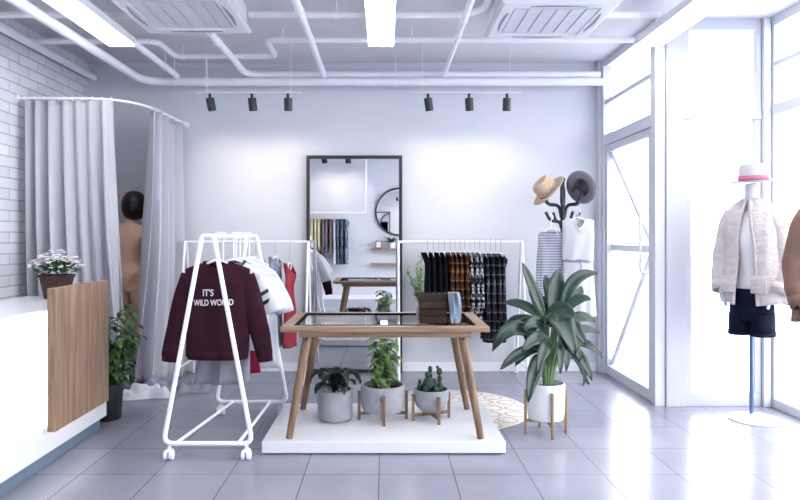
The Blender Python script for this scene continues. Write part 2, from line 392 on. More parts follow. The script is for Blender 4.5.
# ================================================================== CEILING SERVICES
def pipe(label, pts, r, rods=(), bend=.12, collars=()):
    t = thing('ceiling_pipe', label, 'pipe', pts[0])
    o = Vector(pts[0])
    MB().tube([p-o for p in rounded(pts, bend)], r, 14).build('pipe_run', 'pipe', t)
    for p in rods:
        p = Vector(p)-o
        MB().tube([p, (p.x, p.y, ZC-o.z-.001)], .005, 8).build('hanger_rod', 'pipe', t)
        MB().tube([(p.x-.02, p.y, p.z), (p.x+.02, p.y, p.z)], r+.006, 14).build('pipe_clamp', 'pipe', t)
    for p, ax in collars:
        p = Vector(p)-o; d = Vector(ax)*.02
        MB().tube([p-d, p+d], r+.006, 14).build('collar', 'pipe', t)
    return t
ZB = 2.795
pipe('thick white pipe crossing the room above the track lights and turning forward at the left', [(-2.29, 2.0, ZB), (-2.29, 6.08, ZB), (RX1-.06, 6.08, ZB)], .037, rods=((-2.0, 6.08, ZB), (-1.70, 6.08, ZB), (.1, 6.08, ZB)), bend=.22)
pipe('white pipe running deep along the brick wall near the ceiling', [(-2.86, 2.0, 2.885), (-2.86, 6.28, 2.885)], .035)
pipe('straight white pipe left of the centre lamp ending above the thick cross pipe', [(-.575, 1.6, 2.845), (-.575, 6.04, 2.845)], .027, collars=(((-.575, 4.9, 2.845), (0, 1, 0)), ((-.575, 4.3, 2.845), (0, 1, 0))))
pipe('straight white pipe right of the centre lamp ending above the thick cross pipe', [(.555, 1.6, 2.845), (.555, 6.04, 2.845)], .021, collars=(((.555, 4.9, 2.845), (0, 1, 0)), ((.555, 4.5, 2.845), (0, 1, 0))))
pipe('short white pipe coming out behind the left linear lamp', [(-1.97, 5.0, 2.845), (-1.97, 6.06, 2.845)], .027, rods=((-1.97, 5.75, 2.845),))
pipe('white pipe bending right from the left air conditioner', [(-1.32, 4.82, 2.868), (-1.32, 6.10, 2.868), (RX1-.08, 6.10, 2.868)], .03, bend=.16, collars=(((-1.32, 5.05, 2.865), (0, 1, 0)),))
ZP = 2.93
pipe('thin white pipe with a double elbow stepping back across the left of the ceiling', [(LEFTW+.01, 5.26, ZP), (-1.87, 5.26, ZP), (-1.87, 5.70, ZP), (-.97, 5.70, ZP), (-.97, 5.22, ZP), (RX1-.1, 5.22, ZP)], .024, rods=((-1.80, 5.70, ZP), (-.83, 5.22, ZP), (.22, 5.22, ZP)), bend=.09)
pipe('thin white pipe between the left air conditioner and the centre lamp', [(-.985, 4.63, ZP), (.58, 4.63, ZP), (.70, 4.5, ZP), (.70, 3.6, ZP)], .024, rods=((-.35, 4.63, ZP),), bend=.1)
pipe('short white pipe between the brick wall and the left air conditioner', [(LEFTW+.01, 4.63, ZP), (-1.79, 4.63, ZP)], .024)
pipe('short white pipe right of the right air conditioner', [(1.56, 4.63, ZP), (RX1-.14, 4.63, ZP)], .024)

def aircon(label, cx, cy):
    t = thing('air_conditioner', label, 'air conditioner', (cx, cy, 2.84), 0, 'ceiling air conditioners')
    h = .39
    MB().box(-h+.03, h-.03, -h+.03, h-.03, .035, ZC-2.84-.001, .005).build('body', 'whitem', t, smooth=False)
    p = MB()
    rings = [[(sx*a, sy*a, z) for sx, sy in ((-1, -1), (1, -1), (1, 1), (-1, 1))] for a, z in ((h-.04, .036), (h, .03), (h, .015), (h-.02, 0), (h-.10, 0), (h-.11, .012), (.01, .012))]
    p.loops(rings); p.build('panel', 'white', t, smooth=False)
    gr = MB()
    for i in range(6):
        x = -.2+.08*i
        gr.box(x*1.2-.040, x*1.2+.040, -.25, .25, .004, .0115)
    gr.build('grille', 'shade', t, smooth=False)
    for i in range(4):
        a = i*PI/2; rot = Matrix.Rotation(a, 3, 'Z'); s = MB()
        rings = []
        for k in range(9):
            u = -1+2*k/8; yy = -.315-.012*(1-u*u); wd = .008*(1-u*u*.9)+.002
            rings.append([rot @ Vector((u*.19, yy-wd, z)) for z in (-.004, .001)]+[rot @ Vector((u*.19, yy+wd, z)) for z in (.001, -.004)])
        s.loops(rings); s.build('air_slot', 'slot', t)
    return t
aircon('white square ceiling air conditioner on the left, beside the left linear lamp', -1.385, 4.40)
aircon('white square ceiling air conditioner right of the centre lamp', 1.15, 4.53)

def linlamp(label, cx, y0, y1):
    t = thing('linear_lamp', label, 'lamp', (cx, y0, 2.78), 0, 'linear ceiling lamps')
    L = y1-y0
    MB().box(-.10, .10, 0, L, .012, .07, .004).build('housing', 'white', t, smooth=False)
    MB().box(-.094, .094, .006, L-.006, 0, .0115, .002).build('diffuser', 'lamp', t, smooth=False)
    for y in (.3, L-.3): MB().tube([(0, y, .071), (0, y, ZC-2.78-.001)], .004, 6).build('suspension_wire', 'pipe', t)
linlamp('long glowing lamp hanging over the reception counter', -2.01, 1.2, 4.9)
linlamp('long glowing lamp hanging over the middle of the shop', -.03, 1.2, 4.9)
linlamp('long glowing lamp hanging by the glass door side', 2.02, 1.2, 4.9)

def track(label, cx, y, z, xs, half, ang=0, energy=5, aim=None, can=.062):
    t = thing('track_light', label, 'track light', (cx, y, z))
    MB().box(-half, half, -.014, .014, 0, .014, .002).build('track_rail', 'frame', t, smooth=False)
    for s in (-1, 1): MB().tube([(s*half*.8, 0, .023), (s*half*.8, 0, ZC-z-.001)], .003, 6).build('suspension_wire', 'pipe', t)
    for i, x in enumerate(xs):
        h = MB(); rot = Matrix.Rotation(ang, 3, 'X') @ Matrix.Rotation((-.15, -.08, 0)[i % 3], 3, 'Y')
        h.tube([(x, 0, -.001), (x, 0, -.035)], .013, 10)
        c = Vector((x, 0, -.045))
        h.lathe([(.012, .012), (can*.55, .008), (can*.58, 0), (can*.58, -.10), (can*.5, -.105), (can*.48, -.085), (.002, -.08)], c, 20, rot=rot)
        so = h.build('spotlight', 'black', t)
        MB().lathe([(can*.44, -.086), (.001, -.0865)], c, 16, rot=rot).build('lens', 'lens', so)
        if energy:
            l = bpy.data.lights.new('spot_bulb', 'SPOT'); l.energy = energy; l.spot_size = math.radians(80); l.spot_blend = .9; l.color = (1, .84, .72); l.shadow_soft_size = .02
            lo = bpy.data.objects.new('spot_bulb', l); COL.objects.link(lo)
            pos = Vector((cx, y, z))+c+rot @ Vector((0, 0, -.11)); lo.location = pos
            tgt = Vector((cx+x, YB if aim is None else aim, z-.75)); lo.rotation_euler = (tgt-pos).to_track_quat('-Z', 'Y').to_euler()
track('suspended track with three black spotlights left of the tall mirror', -1.19, 5.6, 2.575, [(210-385)/640*5.6+1.19, (252-385)/640*5.6+1.19, (288-385)/640*5.6+1.19], .46, .18)
track('suspended track with three black spotlights right of the tall mirror', .71, 5.6, 2.575, [(428-385)/640*5.6-.71, (469-385)/640*5.6-.71, (507-385)/640*5.6-.71], .48, .18)
track('ceiling track with two black spotlights seen in the tall mirror', -.98, -.3, 2.93, [-.24, .24], .5, -.15, energy=9, aim=YR, can=.1)

# ================================================================== FITTING BOOTH
rz_ = 2.425
t = thing('curtain_rail', 'thin white curved curtain rail from brick wall to back wall', 'curtain rail', (LEFTW, 5.08, rz_))
path = rounded([(LEFTW+.005, 5.08, rz_), (-2.02, 5.10, rz_), (-1.955, YB-.005, rz_)], .45, 12)
o = Vector((LEFTW, 5.08, rz_))
MB().tube([p-o for p in path], .011, 10).build('rail_tube', 'tube', t)
for e, d in (((0, 0, 0), (1, 0, 0)), ((-1.955-LEFTW, YB-5.08, 0), (0, -1, 0))):
    e = Vector(e); MB().tube([e+Vector(d)*.001, e+Vector(d)*.012], .03, 14).build('rail_flange', 'tube', t)
def curtain(label, top, botm, folds, z0, z1, amp0=.018, amp1=.05, seed=0, tie=None):
    def along(P, s):
        L = [0]
        for a, b in zip(P, P[1:]): L.append(L[-1]+math.dist(a, b))
        x = s*L[-1]
        for i in range(len(P)-1):
            if x <= L[i+1]+1e-9:
                f = (x-L[i])/max(1e-6, L[i+1]-L[i]); a, b = Vector(P[i]), Vector(P[i+1])
                return a.lerp(b, f), (b-a).normalized()
        return Vector(P[-1]), (Vector(P[-1])-Vector(P[-2])).normalized()
    N, K = folds*12, 26; rows = []
    rr = random.Random(seed); ph = [rr.uniform(-.5, .5) for _ in range(8)]
    for j in range(K+1):
        v = j/K; row = []
        for i in range(N+1):
            s = i/N
            a, da = along(top, s); b, db = along(botm, s)
            e = v**1.5; p = a.lerp(b, e); d = da.lerp(db, e).normalized(); n_ = Vector((d.y, -d.x))
            k = 2*PI*folds*s + ph[0] + .8*math.sin(5*s+ph[1]+1.2*v) + .5*math.sin(11*s+ph[2]-v)
            am = (amp0+(amp1-amp0)*smooth(v*1.6))*(.65+.35*math.sin(7*s+ph[3]))
            fn = am*(math.sin(k)+.30*math.sin(2*k+ph[4]+1.2*v)+.15*math.sin(3.1*k+ph[5]))
            pinch = .3*am*math.cos(k)*v
            q = p+n_*fn+d*pinch
            row.append((q.x, q.y, z1+(z0-z1)*v))
        rows.append(row)
    mb = MB(); mb.loops(rows, False, False, closed=False)
    o = mb.build('booth_curtain', 'curtain', None, solid=.004)
    tag(o, label, 'curtain'); return o
c1 = curtain('wide grey curtain drawn over the left side of the fitting booth, beside the brick wall', [(-2.86, 5.09), (-2.18, 5.10)], [(-2.82, 5.12), (-2.42, 5.16), (-2.15, 5.36)], 7, .012, rz_-.016, amp0=.036, amp1=.085, seed=3)
c2 = curtain('narrower grey curtain bunched at the right side of the fitting booth opening', [(-1.99, 5.43), (-1.975, 5.7), (-1.965, 6.22)], [(-2.19, 5.50), (-2.0, 5.62), (-1.93, 6.12)], 5, .012, rz_-.016, amp0=.04, amp1=.085, seed=5)
MBr = MB()
for c, pth in ((c1, [(-2.86, 5.09), (-2.18, 5.10)]), (c2, [(-1.985, 5.46), (-1.967, 5.8), (-1.957, 6.22)])):
    for i in range(10):
        s = i/9*(len(pth)-1); k = min(int(s), len(pth)-2); p = Vector(pth[k]).lerp(Vector(pth[k+1]), s-k)
        b = MB(); b.tube(arc((p.x, p.y, rz_-.005), .019, 0, 2*PI, 12, (1, 0, 0) if c is c2 else (0, 1, 0), (0, 0, 1)), .0025, 6); b.build('curtain_ring', 'tube', c)
MBr.bm.free()

# person in the booth, seen from behind
def skin_fig(name, verts, edges, m, root=0, parent=None, sub=2, loc=None):
    bm = bmesh.new(); L = bm.verts.layers.skin.verify(); V = []
    for i, (p, r) in enumerate(verts):
        v = bm.verts.new(p); v[L].radius = r if isinstance(r, tuple) else (r, r); v[L].use_root = (i == root); V.append(v)
    for a, b in edges: bm.edges.new((V[a], V[b]))
    me = bpy.data.meshes.new(name); bm.to_mesh(me); bm.free(); me.materials.append(M[m])
    o = bpy.data.objects.new(name, me); COL.objects.link(o)
    sk = o.modifiers.new('skin', 'SKIN'); sk.use_smooth_shade = True
    s = o.modifiers.new('smooth', 'SUBSURF'); s.levels = sub; s.render_levels = sub
    if parent: o.parent = parent
    if loc: o.location = loc
    return o
fx, fy = -2.315, 5.80
fv = [((0, 0, .93), (.150, .105)),        # 0 pelvis
      ((.0, .0, 1.03), (.112, .088)), ((-.005, .01, 1.12), (.098, .078)), ((-.01, .0, 1.24), (.128, .09)), ((-.01, 0, 1.36), (.135, .085)),   # 1-4
      ((.005, .01, 1.44), (.075, .055)), ((.02, .015, 1.50), (.048, .048)), ((.03, .02, 1.56), (.068, .078)), ((.035, .03, 1.63), (.078, .092)), ((.035, .03, 1.69), (.05, .06)),   # 5-9 neck, head
      ((-.15, .0, 1.385), .05), ((-.235, -.02, 1.46), .040), ((-.25, .02, 1.60), .032), ((-.15, .05, 1.70), .025), ((-.09, .03, 1.72), .026),   # 10-14 left arm raised behind head
      ((.14, .0, 1.385), .05), ((.20, .04, 1.22), .042), ((.22, .10, 1.08), .034), ((.18, .22, 1.12), .026), ((.15, .28, 1.14), .028),          # 15-19 right arm
      ((-.085, .0, .84), (.085, .095)), ((-.085, .01, .66), (.072, .078)), ((-.075, .02, .48), (.052, .056)), ((-.075, .0, .34), (.053, .058)), ((-.07, .0, .12), (.032, .036)), ((-.07, -.02, .05), (.036, .04)), ((-.075, .12, .03), (.042, .026)),   # 20-26
      ((.085, .0, .84), (.085, .095)), ((.085, .01, .66), (.072, .078)), ((.08, .02, .48), (.052, .056)), ((.08, .01, .34), (.053, .058)), ((.085, .02, .12), (.032, .036)), ((.085, .0, .05), (.036, .04)), ((.09, .14, .03), (.042, .026)),
      ((-.07, -.055, .90), (.078, .078)), ((.07, -.055, .90), (.078, .078))]     # 27-35
fe = [(0, 1), (1, 2), (2, 3), (3, 4), (4, 5), (5, 6), (6, 7), (7, 8), (8, 9), (4, 10), (10, 11), (11, 12), (12, 13), (13, 14), (4, 15), (15, 16), (16, 17), (17, 18), (18, 19),
      (0, 20), (20, 21), (21, 22), (22, 23), (23, 24), (24, 25), (25, 26), (0, 27), (27, 28), (28, 29), (29, 30), (30, 31), (31, 32), (32, 33), (0, 34), (0, 35)]
person = skin_fig('person', fv, fe, 'skin', loc=(fx, fy, 0))
tag(person, 'person with dark hair seen from behind in the fitting booth, one arm raised', 'person')
hr = MB()
rings = []
for k in range(13):
    a = PI*k/12; z = .135*math.cos(a); r = max(.002, math.sin(a)**.8)
    rings.append([(.04+.112*r*math.cos(2*PI*i/20), .005+.115*r*math.sin(2*PI*i/20)+(.0 if z < 0 else .0), 1.605+z*(1 if z > 0 else 1.0)) for i in range(20)])
hr.loops(rings); hr.build('hair', 'hair', person)
for hx, hy, hz, s in ((-.09, .03, 1.72, 1), (.15, .28, 1.14, -1)):
    hd = MB()
    for k in range(4):
        a = -.03+.02*k
        hd.tube([(hx+.0, hy+a*.6, hz+.005), (hx+.04, hy+a, hz+.01-.003*k), (hx+.07, hy+a, hz-.01)], [.010, .009, .006], 7)
    hd.tube([(hx-.01, hy-.02, hz), (hx+.005, hy-.045, hz-.01), (hx+.03, hy-.055, hz-.02)], [.012, .010, .007], 7)
    hd.build('fingers', 'skin', person)

def crumple(name, label, cat, m, c, rx, ry, h, seed, strands=0):
    rr = random.Random(seed); mb = MB(); N, K = 40, 14; rings = []
    for j in range(K+1):
        v = j/K; ring = []
        for i in range(N):
            a = 2*PI*i/N
            edge = 1+.16*math.sin(3*a+seed)+.10*math.sin(5*a+seed*2)+.05*math.sin(9*a)
            r = (1-v)**.8
            x, y = rx*edge*r*math.cos(a), ry*edge*r*math.sin(a)
            nz = noise.noise(Vector((x*7+seed, y*9, seed)))+.6*noise.noise(Vector((x*16, y*18+seed, 3)))
            z = .004+h*smooth((1-r)*2.6)*(.65+.9*nz) if v > 0 else .004
            ring.append((x, y, max(.005, z)))
        rings.append(ring)
    mb.loops(rings, False, True)
    o = mb.build(name, m, None, loc=c); tag(o, label, cat); return o
crumple('dropped_garment', 'white crumpled garment dropped on the floor at the foot of the booth curtain', 'clothes', 'wtee', (-2.0, 5.30, 0), .24, .13, .08, 2)
crumple('dropped_garment', 'grey crumpled garment lying on the floor beside the booth opening', 'clothes', 'gdress', (-1.93, 5.52, 0), .17, .12, .10, 5)
crumple('dropped_garment', 'pale grey cloth heaped on the floor right of the booth curtain', 'clothes', 'tulle', (-1.66, 5.55, 0), .17, .20, .06, 9)

# ================================================================== RECEPTION COUNTER
t = thing('reception_counter', 'white reception counter with an upright wooden front panel', 'counter', (-1.93, 4.44, 0))
MB().box(-.57, 0, -3.0, 0, .085, .913, .006).build('body', 'white', t, smooth=False)
MB().box(-.53, -.035, -2.96, -.03, 0, .0845).build('plinth', 'kick', t, smooth=False)
MB().box(.028, .075, -.84, -.14, .225, 1.035, .004).build('wood_panel', 'walnutz', t, smooth=False)
MB().box(.001, .027, -.80, -.785, .27, .90).box(.001, .027, -.80, -.18, .255, .268).box(.001, .027, -.195, -.18, .27, .90).build('light_strip', 'led', t, smooth=False)
# flower basket
t = thing('flower_basket', 'brown wicker basket of small white flowers on the reception counter', 'plant', (-2.19, 4.27, .914))
MB().lathe([(.072, 0), (.078, .01), (.105, .14), (.112, .15), (.105, .155), (.095, .14), (.06, .10), (.002, .10)], n=28).build('basket', 'basket', t)
MB().tube(arc((0, 0, .152), .108, 0, 2*PI, 28), .008, 6).build('basket_rim', 'basket', t)
lf = MB(); fl = MB(); rr = random.Random(3)
for i in range(230):
    a = rr.uniform(0, 2*PI); rd = rr.uniform(0, 1)**.6*.145; z = .17+.10*math.sqrt(max(0, 1-(rd/.16)**2))*rr.uniform(.5, 1.1)
    b = Vector((rd*.8*math.cos(a), rd*.8*math.sin(a), z-.03)); d = Vector((math.cos(a), math.sin(a), rr.uniform(-.2, 1)))*.045
    lf.leaf([b, b+d*.6, b+d+Vector((0, 0, -.008))], .02, 3)
lf.build('foliage', 'leafmid', t, autos=False)
for i in range(120):
    a = rr.uniform(0, 2*PI); rd = rr.uniform(0, 1)**.5*.17; z = .165+.13*math.sqrt(max(0, 1-(rd/.18)**2))*rr.uniform(.65, 1.25)
    c = Vector((rd*math.cos(a), rd*math.sin(a), z)); s_ = rr.uniform(.007, .013)
    for k in range(5):
        b = 2*PI*k/5+a; fl.ball(c+Vector((math.cos(b), math.sin(b), .1))*s_*.75, s_*.6, 4, (1, 1, .5))
fl.build('blossoms', 'petal', t, autos=False)
# leafy plant at the counter end
t = thing('potted_plant', 'leafy green plant in a dark pot behind the end of the counter', 'plant', (-2.015, 4.66, 0))
MB().lathe([(.085, 0), (.09, .01), (.105, .26), (.10, .265), (.095, .25), (.09, .22), (.002, .22)], n=28).build('pot', 'black', t)
MB().lathe([(.0905, .222), (.002, .228)], n=20, cap0=False).build('soil', 'soil', t)
st = MB(); lf = MB(); rr = random.Random(8)
for k in range(9):
    a = 2*PI*k/9; tx, ty = .085+math.cos(a)*.085, math.sin(a)*.09; H = rr.uniform(.30, .58)
    pts = [(tx*.3, ty*.3, .225), (tx*.6, ty*.6, .22+H*.5), (tx, ty, .22+H)]; st.tube(pts, .004, 6)
    for j in range(11):
        f = .12+.88*j/10; p = Vector(pts[0]).lerp(Vector(pts[2]), f); b = rr.uniform(0, 2*PI); L = rr.uniform(.10, .17)
        d = Vector((math.cos(b), math.sin(b), 0))
        lf.leaf([p, p+d*L*.5+Vector((0, 0, .05)), p+d*L+Vector((0, 0, -.03))], .058, 6)
st.build('stems', 'stem', t); lf.build('foliage', 'leafmid', t, autos=False)

# ================================================================== CLOTHES
def shirt_pts(w, h, b, neck=.075, flare=0, slope=.05, dipf=.05, dipb=.012, fold=.006, seed=0, waist=0, N=44, K=22):
    a0 = w/2
    rows = []
    for j in range(K+1):
        v = j/K; row = []
        for i in range(N):
            th = 2*PI*i/N; cx = math.cos(th); sx = math.sin(th)
            A = a0*(1+flare*v**1.3)*(1-waist*math.exp(-((v-.4)/.16)**2))
            x = A*math.copysign(abs(cx)**.75, cx)
            u = abs(x)/a0
            nk = max(0, 1-(abs(x)/neck)**2)
            bb0 = .012+.05*nk; bb = bb0+(b-bb0)*smooth(v*5)
            y = bb*math.copysign(abs(sx)**.8, sx)
            zt = -slope*min(1.2, u)**1.3 - (dipf if sx < 0 else dipb)*nk*1.6
            z = zt*(1-v)-h*v
            y += fold*smooth(v*2.2)*math.sin(x/a0*6+seed+3*v+(1.5 if sx > 0 else 0))*(.4+v)
            x += fold*.5*v*math.sin(9*v+seed)
            row.append((x, y, z))
        rows.append(row)
    return rows
def garment(name, label, cat, m, loc, rz=0, w=.42, h=.6, b=.05, sleeve=None, group=None, hanger=True, hz=None, rail=None, hmat='tube', trim=None, sm=None, **kw):
    """sleeve=(length, out, r0, r1). loc = neck point on the hanger"""
    t = thing(name, label, cat, loc, rz, group)
    mb = MB(); mb.loops(shirt_pts(w, h, b, **kw), False, False)
    if sleeve and sm is None:
        sleeves(mb, w, kw.get('slope', .05), sleeve)
    mb.build('garment_body', m, t, solid=.003)
    if sleeve and sm is not None:
        for s in (-1, 1):
            x = MB(); sleeves(x, w, kw.get('slope', .05), sleeve, (s,)); x.build('sleeve', sm, t, solid=.003)
    if trim:
        nk = kw.get('neck', .075); pts = []
        for k in range(25):
            a = 2*PI*k/24; x = nk*math.cos(a); q = max(0, 1-(x/nk)**2)
            pts.append((x, (.012+.05*q)*math.sin(a), -.002-.05*(abs(x)/(w/2))**1.3-(kw.get('dipf', .05) if math.sin(a) < 0 else .012)*q*1.6))
        MB().tube(pts, .009, 8, up=(0, 0, 1)).build('collar', trim, t)
    if hanger and rail is not None: hang(loc, rz, w, rail, label, group, hmat)
    return t
def sleeves(mb, w, slope, sl, sides=(-1, 1)):
    L, out, r0, r1 = sl
    for s in sides:
        p0 = Vector((s*(w/2-.05), 0, -slope-.055)); p1 = Vector((s*(w/2+out*.45), .0, -slope-.055-L*.42)); p2 = Vector((s*(w/2+out), -.01, -slope-.055-L))
        n = 12; pts = []; rs = []
        for k in range(n+1):
            t = k/n; pts.append(p0*(1-t)**2+p1*2*t*(1-t)+p2*t*t); rs.append((r0+(r1-r0)*t)*(1+.06*math.sin(9*t+s)*t))
        mb.tube(pts, rs, 16, cap=False, flat=.5, up=(0, 1, 0))
def label_h(label):
    p = [x.strip() for x in label.split(',')]
    s_ = 'hanger of the '+' '.join(p[0].split()[:7])
    if len(p) > 1: s_ += ', '+' '.join(p[1].split()[:8])
    return ' '.join(s_.split()[:16])
def hang(loc, rz, w, rail, label, group, hmat='tube'):
    short = label.split(',')[0]
    h = thing('clothes_hanger', label_h(label), 'hanger', (loc[0], loc[1], rail), rz, (group+' hangers') if group else None)
    d = loc[2]-rail
    yo = (rail-loc[2])
    a = w/2-.05; fr_ = abs(math.sin(rz)) < .3; dz = 0 if fr_ else -.02
    MB().tube(rounded([(-a, 0, d-.065+dz), (-.05, 0, d-.02+dz), (0, 0, d+.0+dz*.7), (.05, 0, d-.02+dz), (a, 0, d-.065+dz)], .05), .007, 8).build('shoulder_bar', hmat, h)
    hk = [(0, 0, d), (0, 0, -.024)]+[(0, .02*math.sin(x)+.0, .002-.022*math.cos(x)) for x in (.5, 1.1, 1.7, 2.3, 2.9, 3.4, 3.9)]
    rot = hk if abs(math.sin(rz)) < .5 else hk
    # hook turned so that it curls over the rail
    MB().tube([(p[1], p[0], p[2]) for p in hk], .004 if fr_ else .0018, 6).build('hook', 'tube' if fr_ else 'steel', h)

# ---- front rack on casters (rail runs into the depth)
RX = lambda y: -1.055+(y-3.8)*.065
t = thing('clothes_rack', 'white clothes rack on casters in front, holding the maroon sweatshirt', 'clothes rack', (-1.05, 4.27, 0))
O = Vector((-1.05, 4.27, 0))
for y, wtop in ((3.81, .075), (4.77, .075)):
    cx = RX(y); bw = .265
    loop = rounded([(cx-.03, y, 1.325), (cx-bw, y, .095), (cx+bw, y, .095), (cx+.03, y, 1.325)], .07)
    cp = rounded([(cx-.10, y, 1.02), (cx-.035, y, 1.33), (cx+.035, y, 1.33), (cx+.10, y, 1.02)], .04)
    full = rounded([(cx, y, 1.33), (cx-.034, y, 1.33), (cx-bw, y, .095), (cx+bw, y, .095), (cx+.034, y, 1.33), (cx, y, 1.33)], .06, 8)
    MB().tube([p-O for p in full], .0145, 12).build('end_frame', 'tube', t)
    for sx in (-1, 1):
        wx = cx+sx*(bw-.035)
        cst = MB().tube([(wx, y, .082), (wx, y, .055)], .012, 10).box(wx-.022, wx+.022, y-.02, y+.02, .042, .062, .005)
        for v in cst.bm.verts: v.co -= O
        co = cst.build('caster', 'whitem', t)
        wh = MB(); 
        for q in (-.016, .016):
            wh.tube([(wx+q-.010, y-.005, .0285), (wx+q+.010, y-.005, .0285)], .028, 18)
        for v in wh.bm.verts: v.co -= O
        wh.build('wheel', 'whitem', co)
MB().tube([Vector((RX(3.81), 3.81, 1.33))-O, Vector((RX(4.77), 4.77, 1.33))-O], .0125, 12).build('hanging_rail', 'tube', t)
for dx in (-.19, .18):
    MB().tube([Vector((RX(3.81)+dx, 3.82, .095))-O, Vector((RX(4.77)+dx*.75, 4.76, .095))-O], .011, 10).build('base_rail', 'tube', t)
RZ = 1.33
sw = garment('sweatshirt', 'maroon sweatshirt with white lettering, nearest garment on the front rack', 'sweatshirt', 'maroon', (RX(3.99), 3.99, 1.185), rail=RZ, w=.40, h=.60, b=.065, flare=-.04, slope=.06, sleeve=(.49, .095, .082, .050), neck=.085, dipf=.035, trim='maroon', seed=1, fold=.007)
for s in (-1, 1):
    p = Vector((s*(.20+.095), -.01, -.06-.055-.49)); MB().tube([p+Vector((-s*.004, 0, .05)), p, p+Vector((s*.004, 0, -.03))], [.05, .048, .046], 16, cap=False, flat=.5, up=(0, 1, 0)).build('cuff', 'maroon', sw, solid=.004)
MB().loops([[(.198*math.cos(a)*1, .068*math.sin(a), z) for a in [2*PI*i/32 for i in range(32)]] for z in (-.555, -.58, -.612)], False, False)
hb = MB(); hb.loops([[(k*.192*math.copysign(abs(math.cos(a))**.75, math.cos(a)), .072*math.copysign(abs(math.sin(a))**.8, math.sin(a)), z) for a in [2*PI*i/32 for i in range(32)]] for k, z in ((1.01, -.565), (.985, -.585), (.96, -.618))], False, False)
hb.build('hem_band', 'maroon', sw, solid=.004)
def text_on(parent, body, size, x, z, y, sx=1, rot=0, m='print'):
    cu = bpy.data.curves.new('t', 'FONT'); cu.body = body; cu.size = size; cu.align_x = 'CENTER'; cu.extrude = .0015; cu.offset = size*.012
    to = bpy.data.objects.new('t', cu); COL.objects.link(to); bpy.context.view_layer.update()
    me = bpy.data.meshes.new_from_object(to); bpy.data.objects.remove(to)
    for v in me.vertices:
        c = v.co.copy(); c.x *= sx; ca, sa = math.cos(rot), math.sin(rot)
        px, pz = c.x*ca-c.y*sa, c.x*sa+c.y*ca
        xx = x+px; v.co = (xx, y-c.z+.04*(xx/.21)**2, z+pz)
    o = bpy.data.objects.new('lettering', me); COL.objects.link(o); me.materials.append(M[m]); o.parent = parent; tag(o, 'white printed words'); return o
text_on(sw, "IT'S", .058, -.04, -.222, -.0765, .8)
text_on(sw, "WILD WORLD", .052, -.008, -.280, -.0765, .72, .02)
garment('tulle_dress', 'pale grey tulle dress showing below the maroon sweatshirt', 'dress', 'tulle', (RX(4.10), 4.10, 1.17), rail=RZ, w=.30, h=.78, b=.05, flare=.16, fold=.014, seed=2)
garment('t_shirt', 'white t-shirt with black collar and black sleeve bands, behind the sweatshirt', 't-shirt', 'wtee', (RX(4.22)+.03, 4.22, 1.18), rail=RZ, w=.37, h=.60, b=.04, slope=.10, sleeve=(.20, .07, .075, .07), trim='black', seed=3)
tt = [o_ for o_ in bpy.data.objects if o_.name.startswith('t_shirt')][0]
for s in (-1, 1):
    for q in (.08, .13):
        f0 = q/.2; c = Vector((s*(.135+(.12)*f0), -.004, -.155-.2*f0)); MB().tube([c+Vector((-s*.006, 0, .010)), c+Vector((s*.006, 0, -.010))], .0765, 18, cap=False, flat=.52, up=(0, 1, 0)).build('sleeve_band', 'black', tt, solid=.002)
garment('red_dress', 'dark red long garment hanging lowest on the front rack', 'dress', 'dred', (RX(4.30)+.02, 4.31, 1.12), rail=RZ, w=.22, h=.71, b=.03, flare=.5, seed=3.3)
garment('t_shirt', 'plain white t-shirt, first behind the one with black bands', 't-shirt', 'wtee', (RX(4.39)+.02, 4.40, 1.18), rail=RZ, w=.37, h=.62, b=.04, slope=.11, flare=.12, sleeve=(.20, .06, .07, .065), seed=4)
garment('t_shirt', 'pale grey t-shirt between two white t-shirts on the front rack', 't-shirt', 'gtee', (RX(4.5)+.02, 4.51, 1.18), rail=RZ, w=.37, h=.74, b=.04, slope=.11, flare=.15, sleeve=(.22, .06, .07, .065), seed=5)
garment('t_shirt', 'white t-shirt hanging farthest back on the front rack', 't-shirt', 'wtee', (RX(4.63)+.02, 4.63, 1.18), rail=RZ, w=.38, h=.80, b=.04, slope=.11, flare=.15, sleeve=(.24, .07, .07, .065), seed=6)

# ---- racks along the back wall
def wall_rack(label, x0, x1, yc=5.97, z=1.275):
    t = thing('clothes_rack', label, 'clothes rack', ((x0+x1)/2, yc, 0), 0, 'clothes racks along the back wall')
    O = Vector(((x0+x1)/2, yc, 0))
    for x in (x0, x1):
        MB().tube([p-O for p in rounded([(x, yc-.27, .012), (x, yc-.025, z), (x, yc+.025, z), (x, yc+.25, .012)], .04)], .0125, 10).build('end_frame', 'tube', t)
        for yy in (-.27, .25): MB().tube([Vector((x, yc+yy, .001))-O, Vector((x, yc+yy, .03))-O], .017, 10).build('foot', 'whitem', t)
        MB().tube([Vector((x, yc-.245, .14))-O, Vector((x, yc+.225, .14))-O], .009, 8).build('side_rail', 'tube', t)
    MB().tube([Vector((x0, yc, z))-O, Vector((x1, yc, z))-O], .0125, 12).build('hanging_rail', 'tube', t)
    return t
wall_rack('white clothes rack against the back wall left of the tall mirror', -1.86, -.715)
wall_rack('white clothes rack against the back wall right of the tall mirror', .125, 1.275)
